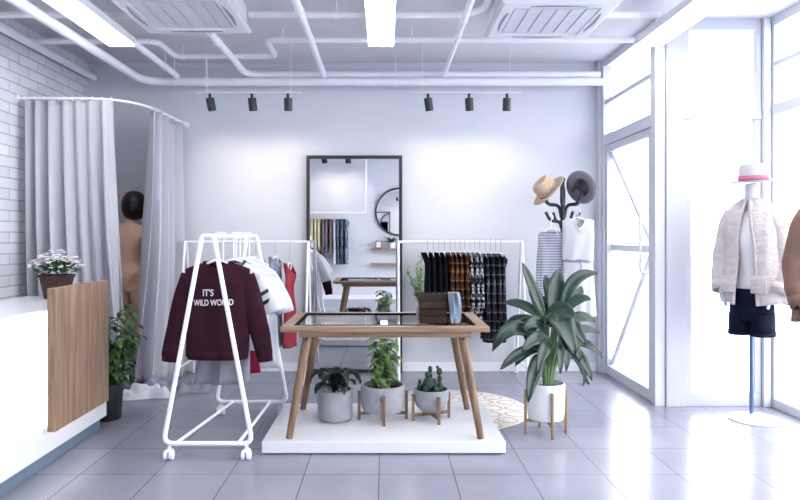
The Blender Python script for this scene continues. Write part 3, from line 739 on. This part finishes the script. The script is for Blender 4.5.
# left wall rack
garment('long_dress', 'grey blue patterned dress left of the coral dress', 'dress', 'gdress', (-1.02, 5.95, 1.16), PI/2-.2, rail=1.275, w=.24, h=.86, b=.035, flare=.18, fold=.014, seed=1, slope=.07)
garment('long_dress', 'coral sleeveless dress on the rack left of the tall mirror', 'dress', 'coral', (-.885, 5.95, 1.10), PI/2-.22, rail=1.275, w=.13, h=.80, b=.026, flare=.6, fold=.018, seed=2, slope=.03, neck=.07, dipf=.08)
garment('t_shirt', 'faint white top hanging left of the grey blue dress on the wall rack', 't-shirt', 'wtee', (-1.2, 5.95, 1.16), PI/2-.2, rail=1.275, w=.38, h=.62, b=.03, sleeve=(.2, .04, .07, .06), seed=3)
# right wall rack: rows of shirts seen edge on
def edge_row(kinds, x0, dx, yc, zn, rail, group, describe, hang_=True, **kw):
    for i, (mm, h, nm) in enumerate(kinds):
        garment(nm, describe(i, mm), 'shirt' if nm == 'shirt' else 'trousers', mm, (x0+dx*i, yc, zn), PI/2+R.uniform(-.04, .04), rail=rail if hang_ else None, hanger=hang_, w=.34, h=h, b=.021, sleeve=(h*.62, .015, .038, .028), seed=i*1.7, fold=.010, slope=.06, group=group, **kw)
orda = ['leftmost', 'second from the left', 'third from the left', 'rightmost']
def d1(n, what):
    words = {4: orda, 3: ['leftmost', 'middle', 'rightmost']}[n]
    return lambda i, mm: f'{what}, {words[i]} of its {n} on the right wall rack'
edge_row([('navy', .66, 'shirt')]*2+[('navy', .70, 'shirt'), ('navy', .68, 'shirt')], .392, .052, 5.90, 1.20, 1.275, 'dark navy shirts on the right wall rack', d1(4, 'dark navy shirt'))
edge_row([('plaidb', .66, 'shirt')]*4, .602, .045, 5.90, 1.20, 1.275, 'brown plaid shirts on the right wall rack', d1(4, 'brown plaid shirt'))
edge_row([('bw', .64, 'shirt')]*3, .785, .044, 5.90, 1.20, 1.275, 'black and white print shirts on the right wall rack', d1(3, 'black and white print shirt'))
edge_row([('plaidd', .82, 'shirt')]*4, .925, .048, 5.90, 1.19, 1.275, 'dark grey plaid shirts on the right wall rack', d1(4, 'dark grey plaid shirt'))

# ================================================================== TALL MIRROR
mx0, mx1, mz = -.765, .168, 2.115
t = thing('standing_mirror', 'tall rectangular mirror in a thin black frame against the back wall', 'mirror', ((mx0+mx1)/2, 6.25, 0))
hw = (mx1-mx0)/2
fr = MB(); f_ = .032
fr.box(-hw, -hw+f_, -.02, .025, .0, mz, .003).box(hw-f_, hw, -.02, .025, .0, mz, .003).box(-hw+f_, hw-f_, -.02, .025, mz-f_, mz, .003).box(-hw+f_, hw-f_, -.02, .025, 0, f_, .003)
fr.build('mirror_frame', 'black', t, smooth=False)
MB().box(-hw+f_, hw-f_, -.004, .008, f_, mz-f_).build('mirror_glass', 'mirror', t, smooth=False)

# ================================================================== PLATFORM, RUG, TABLE
rug = MB()
rug.lathe([(.60, .001), (.603, .003), (.60, .005), (.002, .005)], n=64, cap0=True)
rg = rug.build('round_rug', 'jute', None, loc=(.50, 4.93, 0)); tag(rg, 'round pale woven rug with looped pattern on the floor behind the platform', 'rug')
pt = MB()
for rad, n, sz in ((.50, 18, .075), (.33, 12, .075), (.17, 7, .06)):
    for k in range(n):
        a = 2*PI*k/n; c = Vector((rad*math.cos(a), rad*math.sin(a), .0055)); er = Vector((math.cos(a), math.sin(a), 0)); et = Vector((-math.sin(a), math.cos(a), 0))
        pt.tube([c+er*(sz*math.cos(b))+et*(sz*.85*math.sin(b)) for b in [2*PI*q/14 for q in range(15)]], .008, 6, flat=.25)
pt.build('loop_pattern', 'jutedark', rg)
pl = MB().box(-.75, .735, 3.89, 4.79, .0085, .079, .004); po = pl.build('display_platform', 'white', None, smooth=False)
for v in po.data.vertices: v.co.z -= .0
tag(po, 'low glossy white display platform under the wooden table', 'platform')
PZ = .080
t = thing('display_table', 'wooden display table with inset dark glass top on the white platform', 'table', (0, 4.285, PZ))
ty0, ty1, tz = -.385, .385, .695
rim = .075
for y_ in (ty0, ty1-rim): MB().box(-.64, .64, y_, y_+rim, tz-.032, tz, .004).build('long_rim', 'oakx', t, smooth=False)
for q in (-1, 1): MB().box(q*.64-max(q, 0)*rim, q*.64-min(q, 0)*rim, ty0+rim, ty1-rim, tz-.032, tz-.0005, .002).build('short_rim', 'oaky', t, smooth=False)
for y_ in (ty0+.03, ty1-.05): MB().box(-.53, .53, y_, y_+.02, tz-.068, tz-.033, .002).build('apron', 'oakx', t, smooth=False)
a, b = -.64+rim, ty0+rim
bk = MB().box(a, -a, b, b+.018, tz-.02, tz+.002, .001).box(a, -a, -b-.034, -b, tz-.02, tz+.002, .001).box(a, a+.018, b+.018, -b-.018, tz-.02, tz+.002, .001).box(-a-.018, -a, b+.018, -b-.018, tz-.02, tz+.002, .001)
bk.build('glass_frame', 'matte', t, smooth=False)
MB().box(a+.019, -a-.019, b+.019, -b-.035, tz-.012, tz-.004).build('glass_top', 'tglass', t, smooth=False)
for sx in (-1, 1):
    for sy in (-1, 1):
        top = Vector((sx*.475, sy*.315, tz-.033)); bt_ = Vector((sx*.592, sy*.335, 0))
        MB().tube([bt_, bt_.lerp(top, .5), top], [.021, .026, .029], 14, flat=.8, up=(0, 1, 0)).build('leg', 'oakz', t)
        c = bt_.lerp(top, .93); 
        MB().tube([c+Vector((0, -.031, 0)), c+Vector((0, -.024, 0))], .008, 10).build('bolt', 'black', t) if sy < 0 else None
# crate, sprig and folded jeans on the table
TZ = PZ+tz
t = thing('wooden_crate', 'dark slatted wooden crate on the right of the table top', 'crate', (.305, 4.11, TZ+.001))
cr = MB()
for sgn in (-1, 1):
    for k in range(4): cr.box(-.085, .085, sgn*.065-.005, sgn*.065+.005, .004+.047*k, .045+.047*k, .001)
    for k in range(4): cr.box(sgn*.082-.004, sgn*.082+.004, -.06, .06, .004+.047*k, .045+.047*k, .001)
cr.box(-.08, .08, -.06, .06, .001, .008)
for sx in (-1, 1):
    for sy in (-1, 1): cr.box(sx*.072-.008, sx*.072+.008, sy*.054-.006, sy*.054+.006, 0, .186)
cr.build('slats', 'crate', t, smooth=False)
j = MB(); rr = random.Random(2); rings = []
for k in range(14):
    f = k/13; z = .195-.19*f; x0_ = .09-.0*f+.012*f; x1_ = .165+.012*math.sin(f*3)
    rings.append([(x, y, z) for x, y in ((x0_+.01*f, -.085-.02*f), (x0_+.03, -.098-.018*math.sin(4*f)), ((x0_+x1_)/2, -.088-.01*f), (x1_-.02, -.10-.012*math.sin(5*f+1)), (x1_, -.085), (x1_, -.03), (x0_+.006, -.03))])
j.loops(rings)
jo = j.build('folded_jeans', 'bluecloth', None, loc=(.305, 4.11, TZ+.003)); tag(jo, 'light blue folded denim leaning against the right side of the wooden crate', 'jeans')
t = thing('plant_sprig', 'airy light green plant sprig standing at the left of the wooden crate', 'plant', (.235, 4.20, TZ+.001))
MB().lathe([(.022, 0), (.03, .01), (.03, .07), (.024, .09), (.020, .09), (.026, .065), (.002, .012)], n=18).build('small_vase', 'concrete', t)
st = MB(); lf = MB()
for k in range(8):
    a = rr.uniform(0, 2*PI); ex, ey, H = -.045+.05*math.cos(a), .04*math.sin(a), rr.uniform(.26, .42)
    pts = [Vector((0, 0, .03)), Vector((ex*.3, ey*.3, H*.5)), Vector((ex, ey, H))]; st.tube(pts, .0018, 5)
    for q in range(26):
        f = .35+.65*q/25; p = pts[0]*(1-f)**2+pts[1]*2*f*(1-f)+pts[2]*f*f; b = rr.uniform(0, 2*PI); d = Vector((math.cos(b), math.sin(b), .7))*.026
        lf.leaf([p, p+d*.5, p+d], .014, 3)
st.build('stems', 'stem', t); lf.build('foliage', 'leaflight', t, autos=False)

# ================================================================== PLANTS
def stand(t, r, ztop, zbot, rot=PI/4, m='oakz', leg=.010, zc=None):
    for k in range(4):
        a = rot+k*PI/2; c = Vector((math.cos(a), math.sin(a), 0))*(r+leg)
        MB().box(c.x-leg, c.x+leg, c.y-leg, c.y+leg, 0, ztop, .002).build('leg', m, t, smooth=False)
    cb = MB()
    for k in range(2):
        a = rot+k*PI/2; d = Vector((math.cos(a), math.sin(a), 0)); n_ = Vector((-d.y, d.x, 0))*leg*.8
        rr_ = r+leg*.2
        z0_, z1_ = zbot-.022, zbot-.002-.0006*k
        cb.loops([[p_-n_+Vector((0, 0, z0_)), p_+n_+Vector((0, 0, z0_)), p_+n_+Vector((0, 0, z1_)), p_-n_+Vector((0, 0, z1_))] for p_ in (-d*rr_, d*rr_)])
    cb.build('cross_bar', m, t, smooth=False)
# agave
t = thing('potted_agave', 'dark leaved agave in a grey concrete cylinder pot, left on the platform', 'plant', (-.34, 4.36, PZ))
MB().lathe([(.085, 0), (.09, .012), (.112, .014), (.119, .03), (.119, .205), (.116, .21), (.106, .21), (.104, .18), (.002, .18)], n=40).build('pot', 'concrete', t)
MB().lathe([(.103, .182), (.08, .19), (.002, .192)], n=24, cap0=False).build('soil', 'soil', t)
pb = MB()
for k in range(60):
    a = rr.uniform(0, 2*PI); q = .095*math.sqrt(rr.random()); pb.ball((q*math.cos(a), q*math.sin(a), .195), rr.uniform(.005, .009), 4)
tag(pb.build('pebbles', 'petal', t, autos=False), 'white pebbles', kind='stuff')
lf = MB()
for k in range(15):
    a = 2*PI*k/15*2.4+.3; L = rr.uniform(.15, .21); up = .27 if k < 9 else .13
    if k % 3 == 0: up = .26
    d = Vector((math.cos(a), math.sin(a)*.8, 0)); b = Vector((0, 0, .19))
    lf.leaf([b, b+d*L*.35+Vector((0, 0, up*.6)), b+d*L*.8+Vector((0, 0, up*.62)), b+d*L+Vector((0, 0, up*.35-.03))], .075, 8, fold=.5)
lf.build('foliage', 'leafdark', t, autos=False, solid=.003)
# trailing green plant
t = thing('potted_pothos', 'bushy bright green plant in a round concrete bowl on wooden legs, centre of the platform', 'plant', (-.015, 4.37, PZ))
MB().lathe([(.06, .055), (.13, .062), (.146, .09), (.150, .13), (.150, .235), (.146, .24), (.136, .24), (.132, .20), (.002, .20)], n=40).build('pot', 'concrete', t)
MB().lathe([(.132, .202), (.002, .215)], n=24, cap0=False).build('soil', 'soil', t)
stand(t, .151, .195, .055, rot=.05)
st = MB(); lf = MB()
for k in range(11):
    a = 2*PI*k/11*1.6; rd = rr.uniform(.01, .065); H = rr.uniform(.25, .36)*(1 if k > 3 else .8)
    ex, ey = rd*math.cos(a), rd*math.sin(a)
    pts = [Vector((ex*.3, ey*.3, .205)), Vector((ex*.7, ey*.7, .22+H*.5)), Vector((ex, ey, .22+H))]; st.tube(pts, .0035, 6)
    for q in range(8):
        f = .1+.9*q/7; p = pts[0]*(1-f)**2+pts[1]*2*f*(1-f)+pts[2]*f*f; b = rr.uniform(0, 2*PI); L = rr.uniform(.075, .125)
        d = Vector((math.cos(b), math.sin(b), 0)); lf.leaf([p, p+d*L*.5+Vector((0, 0, .03)), p+d*L+Vector((0, 0, -.025))], .056, 6)
st.build('stems', 'stem', t); lf.build('foliage', 'leaflight', t, autos=False)
# cactus
t = thing('potted_cactus', 'prickly cactus in a rounded concrete bowl on wooden legs, right on the platform', 'plant', (.315, 4.37, PZ))
MB().lathe([(.03, .05), (.06, .055), (.10, .09), (.118, .14), (.122, .205), (.119, .21), (.111, .21), (.108, .18), (.002, .18)], n=40).build('pot', 'concrete', t)
MB().lathe([(.107, .182), (.002, .192)], n=24, cap0=False).build('soil', 'soil', t)
stand(t, .122, .18, .05, rot=.33)
cc = MB()
for x, y, z, r, sc in ((-.02, 0, .235, .042, (1, .7, 1.3)), (-.025, .0, .305, .018, (1, .7, 1.2)), (.02, .01, .23, .03, (1, .8, 1.6)), (.062, .0, .215, .022, (1, .8, 1.9)), (.058, 0, .275, .017, (1, .6, 1.5)), (.056, 0, .325, .020, (1, .6, 1.3)), (.045, .02, .35, .010, (1, .6, 1.2)), (-.075, .01, .215, .018, (1, .8, 1.9)), (-.078, .01, .255, .013, (1, .8, 1.2)), (0, .02, .29, .011, (1, .8, 2)), (-.005, .02, .335, .015, (1, .6, 1.7)), (.03, -.03, .205, .02, (1, 1, 1.3)), (-.045, -.03, .205, .018, (1, 1, 1.4))):
    cc.ball((x, y, z), r, 9, sc)
cc.build('cactus_body', 'cactus', t)
# big broad leaved plant
BX, BY = 1.085, 4.32
t = thing('potted_broadleaf', 'tall broad leaved plant in a white pot on thin brass legs, right of the platform', 'plant', (BX, BY, 0))
MB().lathe([(.10, .10), (.115, .105), (.122, .14), (.128, .33), (.126, .345), (.117, .345), (.112, .30), (.002, .30)], n=40).build('pot', 'white', t)
MB().lathe([(.114, .302), (.002, .318)], n=24, cap0=False).build('soil', 'soil', t)
M['brass'] = mat('brushed_brass', srgb(150,124,90), .4, metal=.5, var=.05)
stand(t, .131, .30, .10, rot=.06, m='brass', leg=.008)
st = MB(); lf = MB()
k_ = 4.32/640
def wx(px, dy=0): return (px-385)/640*(BY+dy)-BX
def wz(py, dy=0): return 1.33-(py-236)/640*(BY+dy)
LV = [ # base px,py  mid px,py  tip px,py  dy  width
 (545,318, 534,292, 522,262, .0, .075), (553,318, 552,292, 560,268, .08, .125), (562,312, 568,268, 598,274, .05, .085),
 (562,316, 576,292, 591,300, -.02, .07), (544,318, 562,306, 575,356, -.14, .16), (543,320, 525,300, 503,303, .05, .07),
 (540,345, 512,308, 492,352, -.08, .10), (543,330, 524,312, 506,323, .12, .07), (542,350, 520,346, 500,370, -.10, .075),
 (545,360, 534,352, 528,403, -.17, .10), (562,335, 582,324, 600,333, .05, .055), (562,345, 585,334, 603,358, -.05, .06),
 (562,352, 580,345, 592,381, -.10, .075), (548,322, 536,300, 530,282, .15, .10), (538,322, 520,330, 540,352, -.05, .10),
 (555,310, 552,296, 545,275, .14, .11), (556,325, 575,318, 585,345, -.12, .10), (550,340, 536,330, 522,352, -.16, .085), (560,300, 578,300, 582,286, .12, .08), (556,330, 570,322, 566,372, -.15, .085),
 (549,326, 560,300, 574,318, -.12, .13), (545,345, 528,344, 515,366, .06, .07), (565,352, 590,360, 583,386, .1, .06)]
LV += [(548,335, 538,312, 523,330, -.1, .08), (555,330, 556,305, 551,290, .1, .1), (560,338, 572,326, 580,362, -.1, .08), (552,345, 545,335, 537,375, -.18, .08), (558,345, 562,335, 560,374, -.18, .075), (546,328, 530,312, 512,333, -.02, .08), (563,325, 580,310, 595,322, .02, .07), (556,318, 546,300, 537,300, .1, .09)]
for bx, by, mx_, my, tx, tyy, dy, wd in LV:
    B = Vector((wx(bx, dy*.4), dy*.4, wz(by, dy*.4))); Mm = Vector((wx(mx_, dy*.8), dy*.8, wz(my, dy*.8))); T = Vector((wx(tx, dy*1.2), dy*1.2, wz(tyy, dy*1.2)))
    side = Vector((T.z-B.z, 0, -(T.x-B.x)))
    lf.leaf([B, Mm, T] if abs(tyy-my) < 200 else [B, Mm, T], wd, 12, fold=.3, side=(T-B).cross(Vector((.15, -1, .35))))
    root = Vector((B.x*.25, B.y*.3, .31)); st.tube([root, root.lerp(B, .55)+Vector((-B.x*.05, 0, .04)), B, B.lerp(Mm, .4)], [.008, .006, .005, .003], 7)
st.build('stems', 'stem', t); lf.build('foliage', 'leafbig', t, autos=False, solid=.002)

# ================================================================== COAT STAND, HATS
CX, CY = 1.645, 5.92
t = thing('coat_stand', 'dark bentwood coat stand in the back right corner', 'coat stand', (CX, CY, 0))
MB().tube([(0, 0, .30), (0, 0, .9), (0, 0, 1.50), (0, 0, 1.80), (0, 0, 1.83)], [.021, .02, .022, .017, .014], 14).ball((0, 0, 1.85), .024, 8).build('pole', 'dark', t)
for k in range(6):
    a = k*PI/3+.2; d = Vector((math.cos(a), math.sin(a), 0))
    P = [d*.015+Vector((0, 0, 1.50)), d*.04+Vector((0, 0, 1.62)), d*.16+Vector((0, 0, 1.62)), d*.20+Vector((0, 0, 1.74)), d*.13+Vector((0, 0, 1.79)), d*.10+Vector((0, 0, 1.73))]
    MB().tube(rounded(P, .05), .015, 8).build('upper_hook', 'dark', t)
for k in range(4):
    a = k*PI/2+.25; d = Vector((math.cos(a), math.sin(a), 0))
    P = [d*.015+Vector((0, 0, 1.40)), d*.03+Vector((0, 0, 1.46)), d*.13+Vector((0, 0, 1.47)), d*.175+Vector((0, 0, 1.55))]
    MB().tube(rounded(P, .04), .014, 8).build('lower_hook', 'dark', t)
for k in range(4):
    a = k*PI/2+.6; d = Vector((math.cos(a), math.sin(a), 0))
    MB().tube(rounded([d*.02+Vector((0, 0, .52)), d*.05+Vector((0, 0, .30)), d*.22+Vector((0, 0, .13)), d*.29+Vector((0, 0, .013))], .1), .0125, 8).build('leg', 'dark', t)
MB().tube(arc((0, 0, .22), .125, 0, 2*PI, 24), .008, 8).build('ring', 'dark', t)
def hat(name, label, m, loc, rot, rb, rc, hc, band=None, sy=1):
    t = thing(name, label, 'hat', loc); t.rotation_euler = rot
    mb = MB(); mb.lathe([(rb, .004), (rb*.8, -.004), (rc*1.02, 0), (rc, .012), (rc*.95, hc*.75), (rc*.8, hc*.97), (rc*.4, hc*.93), (.002, hc*.9)], n=36, cap0=False, sy=sy)
    mb.build('hat_body', m, t, solid=.004)
    if band: MB().lathe([(rc*1.035, .006), (rc*1.03, .045)], n=36, cap0=False, cap1=False, sy=sy).build('hat_band', band, t, solid=.003)
    return t
hat('straw_hat', 'straw hat hung on the left of the coat stand', 'straw', (1.475, 5.76, 1.735), (.15, math.radians(-48), 0), .175, .10, .125, 'jutedark')
hat('felt_hat', 'grey wide brimmed hat hung on the right of the coat stand', 'hatgrey', (1.775, 5.80, 1.77), (math.radians(-72), 0, math.radians(-52)), .155, .085, .10)
garment('striped_top', 'grey and white striped top hung on the left hook of the coat stand', 'shirt', 'stripe', (1.505, 5.80, 1.40), .1, rail=1.50, w=.235, h=.72, b=.04, sleeve=(.55, -.015, .045, .035), seed=2, fold=.008, dipf=.03)
dr = garment('white_dress', 'white sleeveless dress with a tied waist hung on the coat stand', 'dress', 'wtee', (1.725, 5.72, 1.50), -.1, rail=1.56, w=.27, h=.40, b=.045, seed=4, fold=.006, slope=.03, neck=.06, dipf=.06)
sk = MB(); rings = []
for j in range(15):
    v = j/14; rings.append([((.125+.03*v+.006*math.sin(9*q+2*v)*v)*math.cos(q), (.042+.03*v+.012*math.sin(9*q+3*v)*v)*math.sin(q), -.385-.50*v) for q in [2*PI*i/60 for i in range(60)]])
sk.loops(rings, False, False); sk.build('skirt', 'wtee', dr, solid=.003)
MB().tube([(.135*math.cos(q), .052*math.sin(q), -.388+.004*math.sin(7*q)) for q in [2*PI*i/30 for i in range(31)]], .007, 8).tube([(.0, -.055, -.388), (.015, -.07, -.43), (.01, -.068, -.48)], .004, 6).build('waist_tie', 'gdress', dr)

# ================================================================== MANNEQUINS
def mannequin(label, x, y, rz, group='dress form mannequins', r=.18, dx=.03):
    t = thing('mannequin', label, 'mannequin', (x, y, 0), rz, group)
    MB().lathe([(r, .002), (r, .010), (r-.005, .013), (.03, .014), (.024, .04), (.002, .041)], c=(dx, -.02, 0), n=48).build('base_disc', 'tube', t)
    MB().tube([(.0, 0, .03), (.0, 0, .9)], .0155, 14).build('pole', 'steel', t)
    prof = [(.72, .10, .085, 0), (.78, .122, .098, 0), (.90, .13, .10, .0), (1.0, .112, .085, 0), (1.08, .10, .076, 0), (1.2, .116, .09, -.01), (1.32, .132, .11, -.02), (1.44, .140, .095, -.005), (1.50, .132, .075, 0), (1.545, .10, .055, .005), (1.575, .055, .048, .01), (1.62, .046, .046, 0), (1.70, .046, .046, -.005), (1.715, .03, .03, -.005)]
    mb = MB(); mb.loops([[(a*math.cos(q), yy+b*math.sin(q), z) for q in [2*PI*i/36 for i in range(36)]] for z, a, b, yy in prof])
    mb.build('torso', 'dummy', t, autos=False)
    for s in (-1, 1):
        P = [Vector((s*.12, 0, 1.475)), Vector((s*.165, .0, 1.36)), Vector((s*.20, 0.01, 1.15)), Vector((s*.19, -.06, .97)), Vector((s*.16, -.09, .89))]
        m_ = MB().tube(P, [.045, .042, .034, .027, .023], 12)
        hx, hy, hz = P[-1]
        for q in range(4): m_.tube([(hx-s*.005, hy-.02+q*.011, hz+.01), (hx-s*.015, hy-.03+q*.011, hz-.04), (hx-s*.02, hy-.025+q*.011, hz-.07-.006*(q in (1, 2)))], [.010, .008, .005], 6)
        m_.tube([(hx, hy-.02, hz+.005), (hx-s*.0, hy-.045, hz-.02), (hx-s*.01, hy-.05, hz-.04)], [.010, .009, .006], 6)
        m_.build('arm', 'dummy', t, autos=False)
    return t
MX, MY, MR = 2.675, 4.67, -.85
mannequin('mannequin on a round base in knitted cardigan, denim shorts and pale hat', MX, MY, MR)
def jacket(name, label, m, x, y, rz, z0, z1, openf, wid, flare, skew=0, sr=.062, out=.205):
    t = thing(name, label, 'jacket', (x, y, 0), rz)
    prof = [(1.0, .056, .060), (.965, .09, .068), (.93, .135, .088), (.85, .160, .118), (.70, .158, .135), (.5, .152, .125), (.3, .16, .128), (.15, .168, .132), (0, .172, .132)]
    rings = []; N = 60; K = 34
    for j in range(K+1):
        v = j/K; h = 1-v
        for (h0, a0, b0), (h1, a1, b1) in zip(prof, prof[1:]):
            if h <= h0 and h >= h1:
                f = (h0-h)/(h0-h1); a, b = a0+(a1-a0)*f, b0+(b1-b0)*f; break
        a *= wid*(1+flare*v); b *= wid*(1+flare*v)
        row = []
        op = openf*(.45+.55*smooth(v*2.2))
        for i in range(N+1):
            q = -PI/2+op+(2*PI-2*op)*i/N
            fo = .007*v*math.sin(8*q+4*v)+.003*math.sin(17*q+9*v)
            row.append(((a+fo)*math.cos(q)+skew*v*max(0, math.cos(q))*.1, (b+fo)*math.sin(q)-.005, z0+(z1-z0)*h-.015*v*math.sin(3*q)))
        rings.append(row)
    mb = MB(); mb.loops(rings, False, False, closed=False); mb.build('jacket_body', m, t, solid=.012)
    for s in (-1, 1):
        zz = z1-.105; o2 = out+(.02 if s > 0 else 0)
        P = [Vector((s*.11, 0, zz)), Vector((s*(o2-.04), .0, zz-.11)), Vector((s*o2, .0, zz-.34)), Vector((s*(o2-.005), -.05, zz-.47)), Vector((s*(o2-.03), -.09, zz-.56))]
        P = rounded(P, .08, 4); n = len(P)
        MB().tube(P, [(sr+.008-(.018)*k/(n-1))*(1+.05*math.sin(k*1.1)) for k in range(n)], 16, cap=False).build('sleeve', m, t, solid=.010)
        MB().tube([P[-3].lerp(P[-1], .2), P[-1]+(P[-1]-P[-2])*.1], sr-.004, 16, cap=False).build('cuff', m, t, solid=.012)
        MB().box(s*.10-.05, s*.10+.05, -.150*wid*(1+flare*.8), -.136*wid*(1+flare*.8), z0+.08, z0+.20, .005).build('pocket', m, t)
    for s in (-1, 1):
        pts = [Vector(rings[int(k/11*K)][0 if s > 0 else N]) for k in range(12)]
        MB().tube(pts, .012, 8).build('front_band', m, t)
    return t
jacket('cardigan', 'open oatmeal knitted cardigan on the mannequin by the far corner window', 'knit', MX, MY, MR, .845, 1.60, .32, 1.0, .18, skew=.9)
sh = thing('denim_shorts', 'dark denim shorts on the mannequin with the knitted cardigan', 'shorts', (MX, MY, 0), MR)
mb = MB(); mb.loops([[(a*math.cos(q), b*math.sin(q), z) for q in [2*PI*i/36 for i in range(36)]] for z, a, b in ((.95, .132, .106), (.90, .138, .108), (.82, .143, .112), (.72, .145, .112))], False, False)
for s in (-1, 1):
    mb.loops([[(s*cx_+a*math.cos(q), b*math.sin(q), z) for q in [2*PI*i/24 for i in range(24)]] for z, cx_, a, b in ((.77, .070, .074, .106), (.70, .073, .074, .104), (.620, .074, .073, .102))], False, False)
mb.build('shorts_body', 'denim', sh, solid=.006)
for s in (-1, 1):
    h_ = MB(); h_.loops([[(s*.074+.077*math.cos(q), .106*math.sin(q), z) for q in [2*PI*i/24 for i in range(24)]] for z in (.640, .610)], False, False); h_.build('hem', 'denim', sh, solid=.006)
hat('sun_hat', 'pale hat with pink ribbon on the mannequin in the knitted cardigan', 'felt', (MX+.01, MY-.005, 1.727), (.05, -.05, 0), .2, .097, .13, 'pink')
MX2, MY2 = 2.745, 3.92
mannequin('mannequin at the right edge of view in a brown jacket', MX2, MY2, -.4, r=.13, dx=.05)
jacket('quilted_jacket', 'brown quilted jacket on the mannequin at the right edge', 'brownj', MX2, MY2, -.4, .80, 1.57, .08, 1.1, .10, sr=.066)
hat('sun_hat', 'pale hat on the mannequin in the brown jacket', 'felt', (MX2-.01, MY2-.005, 1.717), (.03, 0, 0), .172, .093, .115, 'pink')

# ================================================================== BEHIND THE CAMERA (seen in the tall mirror)
t = thing('hanging_rail', 'white rail hung from the ceiling on the rear wall, seen in the tall mirror', 'rail', (-.4, -.72, ZC))
MB().tube([(0, 0, -.001), (0, 0, -1.22), (-1.5, 0, -1.22), (-1.5, 0, -.001)], .028, 10, flat=1).build('rail_tube', 'tube', t)
cols = [('gtee', 'grey'), ('tulle', 'pale grey'), ('straw', 'cream'), ('straw', 'cream'), ('coral', 'dusty pink'), ('gtee', 'grey')]
M['mauve'] = mat('mauve_cloth', srgb(120,104,128), .9, var=.1); M['cream'] = mat('cream_cloth', srgb(214,204,170), .9, var=.08); M['taupe'] = mat('taupe_cloth', srgb(128,112,112), .9, var=.1)
M['bluep'] = mat('blue_grey_print', srgb(104,122,142), .9, var=.5, scale=20)
names = {'mauve': 'mauve', 'cream': 'cream', 'taupe': 'taupe', 'bluep': 'blue grey patterned', 'gtee': 'pale grey'}
seq = ['bluep', 'bluep', 'bluep', 'gtee', 'taupe', 'mauve', 'taupe', 'cream', 'cream', 'cream', 'mauve', 'taupe', 'bluep']
words = ['first', 'second', 'third', 'fourth', 'fifth', 'sixth', 'seventh', 'eighth', 'ninth', 'tenth', 'eleventh', 'twelfth', 'thirteenth']
for i, c in enumerate(seq):
    garment('shirt', f'{names[c]} shirt on the rear rail in the mirror, {words[i]} from the right', 'shirt', c, (-.80-.078*i, -.72, 1.70), PI/2+R.uniform(-.05, .05), rail=1.81, w=.40, h=(.95 if i < 4 else .72), b=.03, sleeve=(.5, .01, .05, .04), seed=i, fold=.012, group='shirts on the rear wall rail')
t = thing('round_mirror', 'round black framed mirror on the rear wall, seen in the tall mirror', 'mirror', (.30, YR+.02, 1.84))
MB().tube(arc((0, .02, 0), .49, 0, 2*PI, 60, (1, 0, 0), (0, 0, 1)), .018, 10).build('mirror_frame', 'black', t)
MB().lathe([(.48, 0), (.48, .008), (.002, .008)], n=60, rot=Matrix.Rotation(-PI/2, 3, 'X')).build('mirror_glass', 'mirror', t, smooth=False)
def shelf(label, z):
    o = MB().box(-.28, .7, 0, .2, 0, .04, .004).build('wall_shelf', 'oakx', None, loc=(.0, YR+.001, z), smooth=False); tag(o, label, 'shelf', 'wooden shelves on the rear wall')
shelf('upper wooden shelf on the rear wall, seen in the tall mirror', 1.03); shelf('lower wooden shelf on the rear wall, seen in the tall mirror', .72)
t = thing('picture_frame', 'small wooden picture frame on the upper rear shelf, seen in the mirror', 'picture frame', (-.13, YR+.12, 1.071))
MB().box(-.07, .07, -.01, .01, 0, .02).box(-.07, .07, -.01, .01, .14, .16).box(-.07, -.05, -.01, .01, .02, .14).box(.05, .07, -.01, .01, .02, .14).build('frame_bars', 'oakz', t, smooth=False)
MB().box(-.05, .05, -.006, .004, .02, .14).build('print', 'dummy', t, smooth=False)
t = thing('potted_plant', 'small leafy plant on the upper rear shelf, seen in the mirror', 'plant', (.14, YR+.11, 1.071))
MB().lathe([(.05, 0), (.07, .12), (.06, .12), (.002, .10)], n=24).build('pot', 'white', t)
lf = MB()
for k in range(50):
    a = rr.uniform(0, 2*PI); L = rr.uniform(.1, .22); d = Vector((math.cos(a), abs(math.sin(a))*.5-.1, rr.uniform(.1, .9))); b = Vector((0, 0, .10))
    lf.leaf([b, b+d*L*.6+Vector((0, 0, .05)), b+d*L], .04, 5)
lf.build('foliage', 'leafmid', t, autos=False)
